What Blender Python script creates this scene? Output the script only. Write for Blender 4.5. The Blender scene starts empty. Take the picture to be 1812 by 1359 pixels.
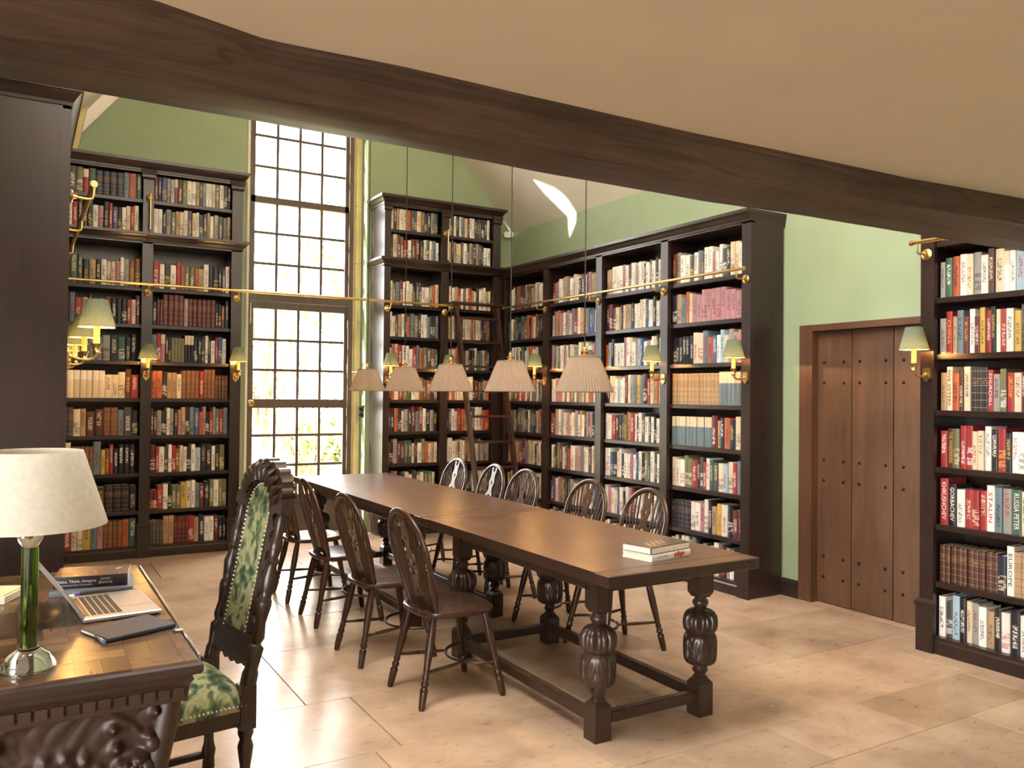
import bpy, bmesh, math, random
from math import sin, cos, pi, radians
from mathutils import Vector, Matrix
from mathutils.geometry import tessellate_polygon
random.seed(11)
scene = bpy.context.scene
COL = scene.collection
def lin(c):
    return tuple(((v/255)/12.92 if v/255 <= .04045 else ((v/255+.055)/1.055)**2.4) for v in c) + (1,)

# ------------------------------------------------------------------ camera
FPX, YAW, PITCH, ROLL, CAMH = 1465.39, .5354, .0127, .0102, 1.5
fw = Vector((sin(YAW)*cos(PITCH), cos(YAW)*cos(PITCH), sin(PITCH)))
r0 = Vector((cos(YAW), -sin(YAW), 0)); u0 = r0.cross(fw)
rt = r0*cos(ROLL)+u0*sin(ROLL); up = -r0*sin(ROLL)+u0*cos(ROLL)
cd = bpy.data.cameras.new('camera'); cam = bpy.data.objects.new('camera', cd); COL.objects.link(cam)
cam.matrix_world = Matrix(((rt.x, up.x, -fw.x, 0), (rt.y, up.y, -fw.y, 0), (rt.z, up.z, -fw.z, CAMH), (0, 0, 0, 1)))
cd.sensor_width = 36; cd.lens = 36*FPX/1812; cd.clip_start = .05; cd.clip_end = 300
scene.camera = cam
def ray(px, py): return fw + rt*((px-906)/FPX) - up*((py-679.5)/FPX)
def project(p):
    q = Vector(p)-Vector((0, 0, CAMH)); z = q.dot(fw)
    return 906+FPX*q.dot(rt)/z, 679.5-FPX*q.dot(up)/z, z

# ------------------------------------------------------------------ world, sun, daylight
world = bpy.data.worlds.new('sky'); scene.world = world; world.use_nodes = True
bg = world.node_tree.nodes['Background']
bg.inputs[0].default_value = (1.0, .985, .965, 1); bg.inputs[1].default_value = 9.0
SUN = Vector((1, -.30, -.62)).normalized()
sd = bpy.data.lights.new('sun', 'SUN'); sd.energy = 14; sd.angle = .009; sd.color = (1, .93, .82)
so = bpy.data.objects.new('sun', sd); COL.objects.link(so)
so.rotation_euler = SUN.to_track_quat('-Z', 'Y').to_euler()
def portal(name, loc, normal, w, h):
    l = bpy.data.lights.new(name, 'AREA'); l.shape = 'RECTANGLE'; l.size = w; l.size_y = h; l.cycles.is_portal = True
    o = bpy.data.objects.new(name, l); COL.objects.link(o); o.location = loc
    o.rotation_euler = Vector(normal).to_track_quat('-Z', 'Z').to_euler()
portal('garden_window_portal', (2.55, 8.78, 2.5), (0, -1, 0), 1.3, 5.2)
portal('side_window_portal', (-2.45, -.1, 1.2), (1, 0, 0), 4.2, 1.8)
portal('roof_window_portal', (1.12, 2.85, 4.82), (.764, 0, -.645), 1.0, 3.4)  # sky sampling for the added, unseen roof opening
vs = scene.view_settings
vs.view_transform = 'Standard'; vs.look = 'None'; vs.gamma = 1; vs.use_curve_mapping = False; vs.exposure = 1.48
scene.cycles.use_denoising = True
scene.cycles.max_bounces = 10; scene.cycles.diffuse_bounces = 6; scene.cycles.sample_clamp_indirect = 8
scene.cycles.caustics_reflective = False; scene.cycles.caustics_refractive = False

# ------------------------------------------------------------------ materials
MATS = {}
def newmat(name):
    m = bpy.data.materials.new(name); m.use_nodes = True; MATS[name] = m
    nt = m.node_tree; return m, nt, nt.nodes['Principled BSDF']
def N(nt, t, **kw):
    n = nt.nodes.new(t)
    for k, v in kw.items():
        if k.startswith('_'): setattr(n, k[1:], v)
        else: n.inputs[k].default_value = v
    return n
def ramp(nt, fac, stops):
    n = nt.nodes.new('ShaderNodeValToRGB'); e = n.color_ramp.elements
    while len(e) < len(stops): e.new(.5)
    for i, (p, c) in enumerate(stops): e[i].position = p; e[i].color = c
    nt.links.new(fac, n.inputs[0]); return n.outputs[0]
def plain(name, c, rough=.5, metal=0, var=.12, scale=12, bump=0, spec=.5):
    m, nt, b = newmat(name)
    L = lin(c); tc = N(nt, 'ShaderNodeTexCoord'); no = N(nt, 'ShaderNodeTexNoise', Scale=scale, Detail=4)
    nt.links.new(tc.outputs['Object'], no.inputs['Vector'])
    lo = tuple(x*(1-var) for x in L[:3])+(1,); hi = tuple(min(1, x*(1+var)) for x in L[:3])+(1,)
    nt.links.new(ramp(nt, no.outputs['Fac'], [(.3, lo), (.7, hi)]), b.inputs['Base Color'])
    b.inputs['Roughness'].default_value = rough; b.inputs['Metallic'].default_value = metal
    b.inputs['Specular IOR Level'].default_value = spec
    if bump:
        bp = N(nt, 'ShaderNodeBump', Strength=bump, Distance=.01); nt.links.new(no.outputs['Fac'], bp.inputs['Height']); nt.links.new(bp.outputs[0], b.inputs['Normal'])
    return m
def wood(name, ca, cb, stretch=(1, 1, .08), scale=14, rough=.4, bump=.25, rvar=.12, coat=0, knots=False, objvar=0):
    m, nt, b = newmat(name)
    tc = N(nt, 'ShaderNodeTexCoord'); mp = N(nt, 'ShaderNodeMapping'); mp.inputs['Scale'].default_value = stretch
    oi = N(nt, 'ShaderNodeObjectInfo'); ad = N(nt, 'ShaderNodeVectorMath', _operation='ADD')
    sc = N(nt, 'ShaderNodeVectorMath', _operation='SCALE'); sc.inputs[3].default_value = 7
    cx = N(nt, 'ShaderNodeCombineXYZ')
    for i in range(3): nt.links.new(oi.outputs['Random'], cx.inputs[i])
    nt.links.new(cx.outputs[0], sc.inputs[0]); nt.links.new(tc.outputs['Object'], ad.inputs[0]); nt.links.new(sc.outputs[0], ad.inputs[1])
    nt.links.new(ad.outputs[0], mp.inputs[0])
    n1 = N(nt, 'ShaderNodeTexNoise', Scale=scale, Detail=8, Roughness=.65, Distortion=1.2)
    n2 = N(nt, 'ShaderNodeTexNoise', Scale=scale*6, Detail=3)
    n3 = N(nt, 'ShaderNodeTexNoise', Scale=2.2, Detail=3)
    nt.links.new(mp.outputs[0], n1.inputs['Vector']); nt.links.new(mp.outputs[0], n2.inputs['Vector']); nt.links.new(ad.outputs[0], n3.inputs['Vector'])
    mx = N(nt, 'ShaderNodeMix', _data_type='FLOAT'); mx.inputs[0].default_value = .3
    nt.links.new(n1.outputs['Fac'], mx.inputs[2]); nt.links.new(n2.outputs['Fac'], mx.inputs[3])
    mx2 = N(nt, 'ShaderNodeMix', _data_type='FLOAT'); mx2.inputs[0].default_value = .35
    nt.links.new(mx.outputs[0], mx2.inputs[2]); nt.links.new(n3.outputs['Fac'], mx2.inputs[3])
    nt.links.new(ramp(nt, mx2.outputs[0], [(.32, lin(ca)), (.68, lin(cb))]), b.inputs['Base Color'])
    mr = N(nt, 'ShaderNodeMapRange'); mr.inputs['To Min'].default_value = max(.05, rough-rvar); mr.inputs['To Max'].default_value = rough+rvar
    nt.links.new(n3.outputs['Fac'], mr.inputs[0]); nt.links.new(mr.outputs[0], b.inputs['Roughness'])
    bp = N(nt, 'ShaderNodeBump', Strength=bump, Distance=.004); nt.links.new(mx.outputs[0], bp.inputs['Height']); nt.links.new(bp.outputs[0], b.inputs['Normal'])
    if objvar:
        rm = ramp(nt, oi.outputs['Random'], [(0, (1-objvar,)*3+(1,)), (1, (1+objvar*.5,)*3+(1,))])
        mv = N(nt, 'ShaderNodeMix', _data_type='RGBA', _blend_type='MULTIPLY'); mv.inputs[0].default_value = 1
        lk = b.inputs['Base Color'].links[0].from_socket; nt.links.new(lk, mv.inputs[6]); nt.links.new(rm, mv.inputs[7]); nt.links.new(mv.outputs[2], b.inputs['Base Color'])
    if knots:
        m3 = N(nt, 'ShaderNodeMapping'); m3.inputs['Scale'].default_value = knots; nt.links.new(ad.outputs[0], m3.inputs[0])
        n4 = N(nt, 'ShaderNodeTexNoise', Scale=5, Detail=3, Distortion=.6); nt.links.new(m3.outputs[0], n4.inputs['Vector'])
        ck = ramp(nt, n4.outputs['Fac'], [(.47, (1, 1, 1, 1)), (.495, (.25, .22, .2, 1)), (.505, (.25, .22, .2, 1)), (.53, (1, 1, 1, 1))])
        mm_ = N(nt, 'ShaderNodeMix', _data_type='RGBA', _blend_type='MULTIPLY'); mm_.inputs[0].default_value = .5
        lk = b.inputs['Base Color'].links[0].from_socket; nt.links.new(lk, mm_.inputs[6]); nt.links.new(ck, mm_.inputs[7]); nt.links.new(mm_.outputs[2], b.inputs['Base Color'])
    if coat: b.inputs['Coat Weight'].default_value = coat; b.inputs['Coat Roughness'].default_value = .15
    return m
M_case = wood('dark_stained_oak', (30, 21, 18), (52, 36, 31), (1, 1, .06), 22, .3, .08, .06)
M_beam = wood('old_hewn_beam', (40, 32, 28), (106, 86, 73), (.07, 1, 1), 16, .5, .9, .1, knots=(.035, 2.2, 2.2))
M_table = wood('polished_table_oak', (66, 44, 34), (110, 78, 61), (1, .07, 1), 10, .32, .05, .08)
M_turn = wood('carved_dark_oak', (34, 23, 18), (64, 45, 34), (1, 1, .2), 14, .3, .2, .1)
M_chair = wood('chair_elm', (38, 24, 17), (76, 50, 34), (1, 1, .12), 16, .26, .1, .08)
M_door = wood('door_oak', (66, 45, 32), (106, 75, 53), (1, 1, .12), 7, .55, .35, .1, objvar=.3)
M_doorframe = wood('door_frame_oak', (70, 46, 32), (104, 70, 49), (1, 1, .07), 14, .5, .2, .1)
M_parq = wood('parquet_walnut', (68, 48, 35), (130, 97, 68), (.15, 1, 1), 16, .25, .06, .06, objvar=.5)
M_desk = wood('desk_walnut', (32, 21, 15), (66, 44, 30), (.2, 1, 1), 12, .48, .3, .1)
M_frame = wood('window_oak', (66, 54, 46), (98, 82, 70), (1, 1, .1), 18, .5, .15, .08)
M_ladder = wood('ladder_mahogany', (44, 24, 18), (72, 42, 32), (1, 1, .1), 16, .38, .1, .08)
M_green = plain('sage_green_plaster', (148, 162, 130), .75, var=.05, scale=3, bump=.05)
M_cream = plain('cream_plaster', (222, 213, 198), .8, var=.03, scale=3, bump=.06)
M_white = plain('white_paint', (236, 230, 218), .5, var=.03)
M_stone = plain('bath_stone', (206, 190, 140), .8, var=.1, scale=9, bump=.3)
M_brass = plain('polished_brass', (206, 174, 116), .3, 1, var=.1, scale=20)
M_steel = plain('bright_steel', (226, 222, 216), .25, 1, var=.03)
M_alu = plain('laptop_aluminium', (196, 190, 188), .38, .85, var=.02)
M_key = plain('black_keys', (24, 23, 24), .5, var=.05)
M_black = plain('black_plastic', (20, 19, 20), .35, var=.1)
M_navy = plain('navy_leather', (27, 30, 46), .5, var=.15, scale=40, bump=.1)
M_grey = plain('grey_cover', (104, 108, 116), .45, var=.06)
M_paper = plain('book_pages', (226, 212, 186), .85, var=.08, scale=60)
M_candle = plain('ivory_candle_sleeve', (250, 218, 140), .5, var=.03); M_candle.node_tree.nodes['Principled BSDF'].inputs['Emission Color'].default_value = lin((255, 176, 56)); M_candle.node_tree.nodes['Principled BSDF'].inputs['Emission Strength'].default_value = .45
M_iron = plain('black_iron', (26, 23, 22), .5, .6, var=.2)
M_cord = plain('brown_flex', (34, 28, 26), .7, var=.1)
M_grout = plain('floor_joint', (170, 148, 124), .85, var=.1)
M_jacket = plain('jacket_white', (222, 216, 206), .4, var=.03)
M_lawn = plain('garden_ground', (150, 150, 96), .9, var=.25, scale=1.5)
M_leaf = plain('garden_leaves', (120, 130, 50), .6, var=.5, scale=3)
M_bark = plain('garden_bark', (120, 100, 80), .8, var=.3)
M_blocker = plain('roof_tiles_outside', (120, 90, 70), .9, var=.2)

def stone_floor():
    m, nt, b = newmat('limestone_flag')
    tc = N(nt, 'ShaderNodeTexCoord'); oi = N(nt, 'ShaderNodeObjectInfo'); ge = N(nt, 'ShaderNodeNewGeometry')
    n1 = N(nt, 'ShaderNodeTexNoise', Scale=2.0, Detail=6, Roughness=.6); n2 = N(nt, 'ShaderNodeTexNoise', Scale=11, Detail=7, Roughness=.7)
    mp = N(nt, 'ShaderNodeMapping'); mp.inputs['Scale'].default_value = (1, 2.6, 1)
    nt.links.new(ge.outputs['Position'], n1.inputs['Vector']); nt.links.new(ge.outputs['Position'], mp.inputs[0]); nt.links.new(mp.outputs[0], n2.inputs['Vector'])
    col = ramp(nt, n1.outputs['Fac'], [(.3, lin((156, 131, 110))), (.5, lin((188, 160, 136))), (.72, lin((206, 180, 155)))])
    tint = oi.outputs['Color']
    mx = N(nt, 'ShaderNodeMix', _data_type='RGBA', _blend_type='MULTIPLY'); mx.inputs[0].default_value = 1
    nt.links.new(col, mx.inputs[6]); nt.links.new(tint, mx.inputs[7])
    pit = ramp(nt, n2.outputs['Fac'], [(.34, (.66, .60, .54, 1)), (.42, (1, 1, 1, 1))])
    mx2 = N(nt, 'ShaderNodeMix', _data_type='RGBA', _blend_type='MULTIPLY'); mx2.inputs[0].default_value = .8
    nt.links.new(mx.outputs[2], mx2.inputs[6]); nt.links.new(pit, mx2.inputs[7]); nt.links.new(mx2.outputs[2], b.inputs['Base Color'])
    mr = N(nt, 'ShaderNodeMapRange'); mr.inputs['To Min'].default_value = .32; mr.inputs['To Max'].default_value = .16
    nt.links.new(n1.outputs['Fac'], mr.inputs[0]); nt.links.new(mr.outputs[0], b.inputs['Roughness']); b.inputs['Specular IOR Level'].default_value = .25
    bp = N(nt, 'ShaderNodeBump', Strength=.12, Distance=.004); nt.links.new(n1.outputs['Fac'], bp.inputs['Height']); nt.links.new(bp.outputs[0], b.inputs['Normal'])
    return m
M_flag = stone_floor()

def tapestry():
    m, nt, b = newmat('leaf_tapestry')
    tc = N(nt, 'ShaderNodeTexCoord')
    n1 = N(nt, 'ShaderNodeTexNoise', Scale=9, Detail=3, Distortion=2.2); v = N(nt, 'ShaderNodeTexVoronoi', Scale=26)
    wv = N(nt, 'ShaderNodeTexNoise', Scale=7, Detail=2); wm = N(nt, 'ShaderNodeMix', _data_type='RGBA'); wm.inputs[0].default_value = .12
    nt.links.new(tc.outputs['Object'], n1.inputs['Vector']); nt.links.new(tc.outputs['Object'], wv.inputs['Vector'])
    nt.links.new(tc.outputs['Object'], wm.inputs[6]); nt.links.new(wv.outputs['Color'], wm.inputs[7]); nt.links.new(wm.outputs[2], v.inputs['Vector'])
    ma = N(nt, 'ShaderNodeMix', _data_type='FLOAT'); ma.inputs[0].default_value = .3
    nt.links.new(n1.outputs['Fac'], ma.inputs[2]); nt.links.new(v.outputs['Distance'], ma.inputs[3])
    nt.links.new(ramp(nt, ma.outputs[0], [(.3, lin((34, 46, 36))), (.4, lin((56, 76, 54))), (.48, lin((96, 108, 74))), (.56, lin((160, 160, 118))), (.66, lin((150, 140, 100)))]), b.inputs['Base Color'])
    b.inputs['Roughness'].default_value = .85
    return m
M_tap = tapestry()

def shade_mat(name, c, trans=.45):
    m, nt, b = newmat(name); nt.nodes.remove(b); out = nt.nodes['Material Output']
    d = N(nt, 'ShaderNodeBsdfDiffuse'); t = N(nt, 'ShaderNodeBsdfTranslucent'); mx = N(nt, 'ShaderNodeMixShader')
    tc = N(nt, 'ShaderNodeTexCoord'); no = N(nt, 'ShaderNodeTexNoise', Scale=60, Detail=2); nt.links.new(tc.outputs['Object'], no.inputs['Vector'])
    L = lin(c); col = ramp(nt, no.outputs['Fac'], [(.3, tuple(x*.9 for x in L[:3])+(1,)), (.7, L)])
    nt.links.new(col, d.inputs[0]); nt.links.new(col, t.inputs[0]); mx.inputs[0].default_value = trans
    nt.links.new(d.outputs[0], mx.inputs[1]); nt.links.new(t.outputs[0], mx.inputs[2]); nt.links.new(mx.outputs[0], out.inputs[0]); return m
M_shade_p = shade_mat('taupe_pleated_silk', (158, 140, 124), .3)
M_shade_s = shade_mat('green_pleated_silk', (104, 114, 98), .035)
M_shade_d = shade_mat('ivory_card_shade', (240, 236, 224), .3)

def glass(name, thin=True, tint=(1, 1, 1, 1)):
    m, nt, b = newmat(name)
    if thin:
        nt.nodes.remove(b); out = nt.nodes['Material Output']
        t = N(nt, 'ShaderNodeBsdfTransparent'); g = N(nt, 'ShaderNodeBsdfGlossy'); g.inputs['Roughness'].default_value = .02
        mx = N(nt, 'ShaderNodeMixShader'); t.inputs[0].default_value = tint; mx.inputs[0].default_value = .05
        nt.links.new(t.outputs[0], mx.inputs[1]); nt.links.new(g.outputs[0], mx.inputs[2]); nt.links.new(mx.outputs[0], out.inputs[0])
    else:
        b.inputs['Transmission Weight'].default_value = 1; b.inputs['Base Color'].default_value = tint; b.inputs['Roughness'].default_value = .03; b.inputs['IOR'].default_value = 1.45
    return m
M_pane = glass('window_glass'); M_crystal = glass('crystal_glass', False, (.97, .97, .97, 1)); M_green_glass = glass('green_glass', False, (.10, .17, .02, 1))
def emit(name, c, s):
    m, nt, b = newmat(name); b.inputs['Emission Color'].default_value = lin(c); b.inputs['Emission Strength'].default_value = s; b.inputs['Base Color'].default_value = lin(c); return m
M_bulb = emit('warm_bulb', (255, 190, 90), 4)

def book_mat():
    m, nt, b = newmat('book_cover'); L = nt.links.new
    def math_(op, a, c=None, d=None):
        n = N(nt, 'ShaderNodeMath', _operation=op)
        for i, x in enumerate((a, c, d)):
            if x is None: continue
            if isinstance(x, (int, float)): n.inputs[i].default_value = x
            else: L(x, n.inputs[i])
        return n.outputs[0]
    def att(n): a = N(nt, 'ShaderNodeAttribute'); a.attribute_name = n; return a
    cov, ttl, su = att('cov'), att('ttl'), att('suv')
    sp = N(nt, 'ShaderNodeSeparateXYZ'); L(su.outputs['Vector'], sp.inputs[0]); u, v, seed = sp.outputs
    style = cov.outputs['Alpha']
    cx = N(nt, 'ShaderNodeCombineXYZ'); L(math_('MULTIPLY', u, 4.5), cx.inputs[0]); L(math_('MULTIPLY', v, 44), cx.inputs[1]); L(math_('MULTIPLY', seed, 37), cx.inputs[2])
    no = N(nt, 'ShaderNodeTexNoise', Scale=1.0, Detail=1.5); L(cx.outputs[0], no.inputs['Vector'])
    on = math_('MULTIPLY', math_('GREATER_THAN', u, .02), math_('LESS_THAN', u, .98))
    # title smear: middle strip, ragged
    a = math_('LESS_THAN', math_('ABSOLUTE', math_('SUBTRACT', u, .5)), .17)
    c1 = math_('LESS_THAN', math_('ABSOLUTE', math_('SUBTRACT', v, math_('ADD', .5, math_('MULTIPLY', math_('SINE', math_('MULTIPLY', seed, 91)), .14)))), .26)
    let = math_('MULTIPLY', math_('GREATER_THAN', no.outputs['Fac'], .5), .75)
    smear = math_('MULTIPLY', math_('MULTIPLY', a, c1), let)
    s0 = math_('LESS_THAN', style, .125); smear = math_('MULTIPLY', smear, s0)
    # two tone
    s1 = math_('MULTIPLY', math_('GREATER_THAN', style, .125), math_('LESS_THAN', style, .375))
    two = math_('MULTIPLY', s1, math_('GREATER_THAN', v, .66))
    # leather bands
    s2 = math_('MULTIPLY', math_('GREATER_THAN', style, .375), math_('LESS_THAN', style, .625))
    fr = math_('FRACT', math_('MULTIPLY', v, 6)); band = math_('LESS_THAN', math_('ABSOLUTE', math_('SUBTRACT', fr, .5)), .05)
    lab = math_('MULTIPLY', math_('MULTIPLY', math_('GREATER_THAN', v, .62), math_('LESS_THAN', v, .72)), let)
    bands = math_('MULTIPLY', s2, math_('MULTIPLY', math_('MAXIMUM', band, lab), .8))
    # picture block
    npn = N(nt, 'ShaderNodeTexNoise', Scale=.35, Detail=3); L(cx.outputs[0], npn.inputs['Vector']); n_pic = npn.outputs['Fac']
    s3 = math_('GREATER_THAN', style, .625)
    pic = math_('MULTIPLY', s3, math_('MULTIPLY', math_('LESS_THAN', math_('ABSOLUTE', math_('SUBTRACT', v, .3)), .2), math_('MULTIPLY', math_('GREATER_THAN', n_pic, .48), .55)))
    fac = math_('MULTIPLY', on, math_('MAXIMUM', math_('MAXIMUM', smear, two), math_('MAXIMUM', bands, pic)))
    mx = N(nt, 'ShaderNodeMix', _data_type='RGBA'); L(fac, mx.inputs[0]); L(cov.outputs['Color'], mx.inputs[6]); L(ttl.outputs['Color'], mx.inputs[7])
    n2 = N(nt, 'ShaderNodeTexNoise', Scale=3.0, Detail=3); L(cx.outputs[0], n2.inputs['Vector'])
    w = ramp(nt, n2.outputs['Fac'], [(.3, (.8, .8, .8, 1)), (.7, (1.05, 1.05, 1.05, 1))])
    m2 = N(nt, 'ShaderNodeMix', _data_type='RGBA', _blend_type='MULTIPLY'); m2.inputs[0].default_value = 1; L(mx.outputs[2], m2.inputs[6]); L(w, m2.inputs[7])
    L(m2.outputs[2], b.inputs['Base Color']); b.inputs['Roughness'].default_value = .45
    return m
M_book = book_mat()

# ------------------------------------------------------------------ mesh helpers
class MB:
    def __init__(s): s.v = []; s.f = []; s.sm = []
    def add(s, vs, fs, smooth=False):
        o = len(s.v); s.v += [tuple(x) for x in vs]; s.f += [tuple(i+o for i in f) for f in fs]; s.sm += [smooth]*len(fs); return s
    def box(s, x0, x1, y0, y1, z0, z1):
        return s.add([(x, y, z) for z in (z0, z1) for y in (y0, y1) for x in (x0, x1)],
                     [(0, 2, 3, 1), (4, 5, 7, 6), (0, 1, 5, 4), (2, 6, 7, 3), (0, 4, 6, 2), (1, 3, 7, 5)])
    def loft(s, rects):
        """stack of rectangles (x0,x1,y0,y1,z) joined into one closed block"""
        vs = []; fs = []
        for x0, x1, y0, y1, z in rects: vs += [(x0, y0, z), (x1, y0, z), (x1, y1, z), (x0, y1, z)]
        for i in range(len(rects)-1):
            for k in range(4): fs.append((4*i+k, 4*i+(k+1) % 4, 4*i+4+(k+1) % 4, 4*i+4+k))
        n = 4*(len(rects)-1); fs += [(3, 2, 1, 0), (n, n+1, n+2, n+3)]
        return s.add(vs, fs)
    def cbox(s, x0, x1, y0, y1, z0, z1, c=.004):
        return s.loft([(x0+c, x1-c, y0+c, y1-c, z0), (x0, x1, y0, y1, z0+c), (x0, x1, y0, y1, z1-c), (x0+c, x1-c, y0+c, y1-c, z1)])
    def lathe(s, prof, seg=24, c=(0, 0), mod=None, cap=True, a0=0, a1=2*pi):
        vs = []; fs = []; n = len(prof); full = abs(a1-a0-2*pi) < 1e-6; m = seg if full else seg+1
        for k in range(m):
            t = a0+(a1-a0)*k/seg
            for r, z in prof:
                q = mod(t, r, z) if mod else r
                vs.append((c[0]+q*cos(t), c[1]+q*sin(t), z))
        for k in range(seg):
            for i in range(n-1):
                a = k*n+i; b = ((k+1) % m)*n+i; fs.append((a, b, b+1, a+1))
        s.add(vs, fs, True)
        if cap and full:
            o = len(s.v)-len(vs)
            if prof[0][0] > 1e-5: s.f.append(tuple(o+k*n for k in range(m))[::-1]); s.sm.append(False)
            if prof[-1][0] > 1e-5: s.f.append(tuple(o+k*n+n-1 for k in range(m))); s.sm.append(False)
        return s
    def tube(s, pts, r, seg=8, flat=1.0, ref=None, closed=False):
        pts = [Vector(p) for p in pts]; n = len(pts); vs = []; fs = []
        rr = r if isinstance(r, (list, tuple)) else [r]*n
        prev = None
        for i, p in enumerate(pts):
            if closed: t = pts[(i+1) % n]-pts[i-1]
            else: t = pts[min(i+1, n-1)]-pts[max(i-1, 0)]
            t.normalize()
            g = Vector(ref) if ref else (prev if prev else (Vector((0, 0, 1)) if abs(t.z) < .9 else Vector((1, 0, 0))))
            a = (g-t*g.dot(t)).normalized(); b = t.cross(a); prev = a
            for k in range(seg):
                w = 2*pi*k/seg; vs.append(p+a*(rr[i]*cos(w)*flat)+b*(rr[i]*sin(w)))
        for i in range(n if closed else n-1):
            for k in range(seg):
                j = (i+1) % n; fs.append((i*seg+k, i*seg+(k+1) % seg, j*seg+(k+1) % seg, j*seg+k))
        s.add(vs, fs, True); o = len(s.v)-len(vs)
        if not closed:
            s.f.append(tuple(o+k for k in range(seg))[::-1]); s.f.append(tuple(o+(n-1)*seg+k for k in range(seg))); s.sm += [False]*2
        return s
    def turned(s, p0, p1, prof, seg=16):
        """lathe profile (radius, 0..1 along) laid along p0-p1"""
        p0, p1 = Vector(p0), Vector(p1); n = len(prof)
        return s.tube([p0+(p1-p0)*t for _, t in prof], [r for r, _ in prof], seg)
    def plate(s, outer, holes, th, M=None):
        """flat outline with holes in local x,z, extruded along y by th"""
        loops = [[Vector((a, b, 0)) for a, b in outer]]+[[Vector((a, b, 0)) for a, b in h] for h in holes]
        pts = [p for l in loops for p in l]; tri = tessellate_polygon(loops); n = len(pts)
        vs = [(p.x, 0, p.y) for p in pts]+[(p.x, th, p.y) for p in pts]
        fs = [tuple(t) for t in tri]+[tuple(i+n for i in t)[::-1] for t in tri]; o = 0
        for l in loops:
            for i in range(len(l)): a, b = o+i, o+(i+1) % len(l); fs.append((a, b, b+n, a+n))
            o += len(l)
        if M: vs = [M @ Vector(p) for p in vs]
        return s.add(vs, fs)
    def ball(s, c, r, seg=12, rings=8):
        rx, ry, rz = r if isinstance(r, (tuple, list)) else (r, r, r)
        vs = [(c[0], c[1], c[2]+rz)]
        for i in range(1, rings):
            for k in range(seg):
                a, b = pi*i/rings, 2*pi*k/seg; vs.append((c[0]+rx*sin(a)*cos(b), c[1]+ry*sin(a)*sin(b), c[2]+rz*cos(a)))
        vs.append((c[0], c[1], c[2]-rz)); L = len(vs)-1
        fs = [(0, 1+k, 1+(k+1) % seg) for k in range(seg)]
        for i in range(rings-2):
            for k in range(seg): a = 1+i*seg; fs.append((a+k, a+seg+k, a+seg+(k+1) % seg, a+(k+1) % seg))
        a = 1+(rings-2)*seg; fs += [(a+k, L, a+(k+1) % seg) for k in range(seg)]
        return s.add(vs, fs, True)
    def mesh(s, name, mat):
        me = bpy.data.meshes.new(name); me.from_pydata(s.v, [], s.f); me.materials.append(mat)
        me.polygons.foreach_set('use_smooth', s.sm)
        bm = bmesh.new(); bm.from_mesh(me); bmesh.ops.recalc_face_normals(bm, faces=bm.faces); bm.to_mesh(me); bm.free()
        if any(s.sm): me.set_sharp_from_angle(angle=radians(50))
        return me
    def build(s, name, mat, parent=None):
        return link(name, s.mesh(name, mat), parent)
def link(name, data, parent=None, loc=None):
    o = bpy.data.objects.new(name, data); COL.objects.link(o)
    if parent: o.parent = parent
    if loc: o.location = loc
    return o
def tag(o, label=None, cat=None, group=None, kind=None):
    if label: o['label'] = label
    if cat: o['category'] = cat
    if group: o['group'] = group
    if kind: o['kind'] = kind
    return o
def thing(name, label, cat, loc=(0, 0, 0), rz=0, group=None):
    o = link(name, None); o.location = loc; o.rotation_euler.z = rz; o.empty_display_size = .1
    return tag(o, label, cat, group)
def kids(o): return [c for c in ALL if c.parent == o]
def copy_tree(o, parent=None):
    c = o.copy(); COL.objects.link(c); c.parent = parent
    for ch in o.children: copy_tree(ch, c)
    return c
def struct(o): o['kind'] = 'structure'; return o
def B(x0, x1, y0, y1, z0, z1, c=0): return MB().cbox(x0, x1, y0, y1, z0, z1, c) if c else MB().box(x0, x1, y0, y1, z0, z1)

# ------------------------------------------------------------------ room shell
XW, YB, XL2, XL1, YBEAM = 5.02, 8.5, -.18, -2.3, 2.30
EAVE_R, EAVE_L, SLOPE, XRIDGE = 3.43, 3.20, 1.186, 2.42
ZR = EAVE_R+(XW-XRIDGE)*SLOPE; SL = (ZR-EAVE_L)/(XRIDGE-XL2)
WX0, WX1, WTOP = 1.94, 3.20, 5.1
ZC = 2.345
floor = struct(B(XL1-.2, XW+.3, -2.6, 9.3, -.12, -.012).build('floor', M_grout))
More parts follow.
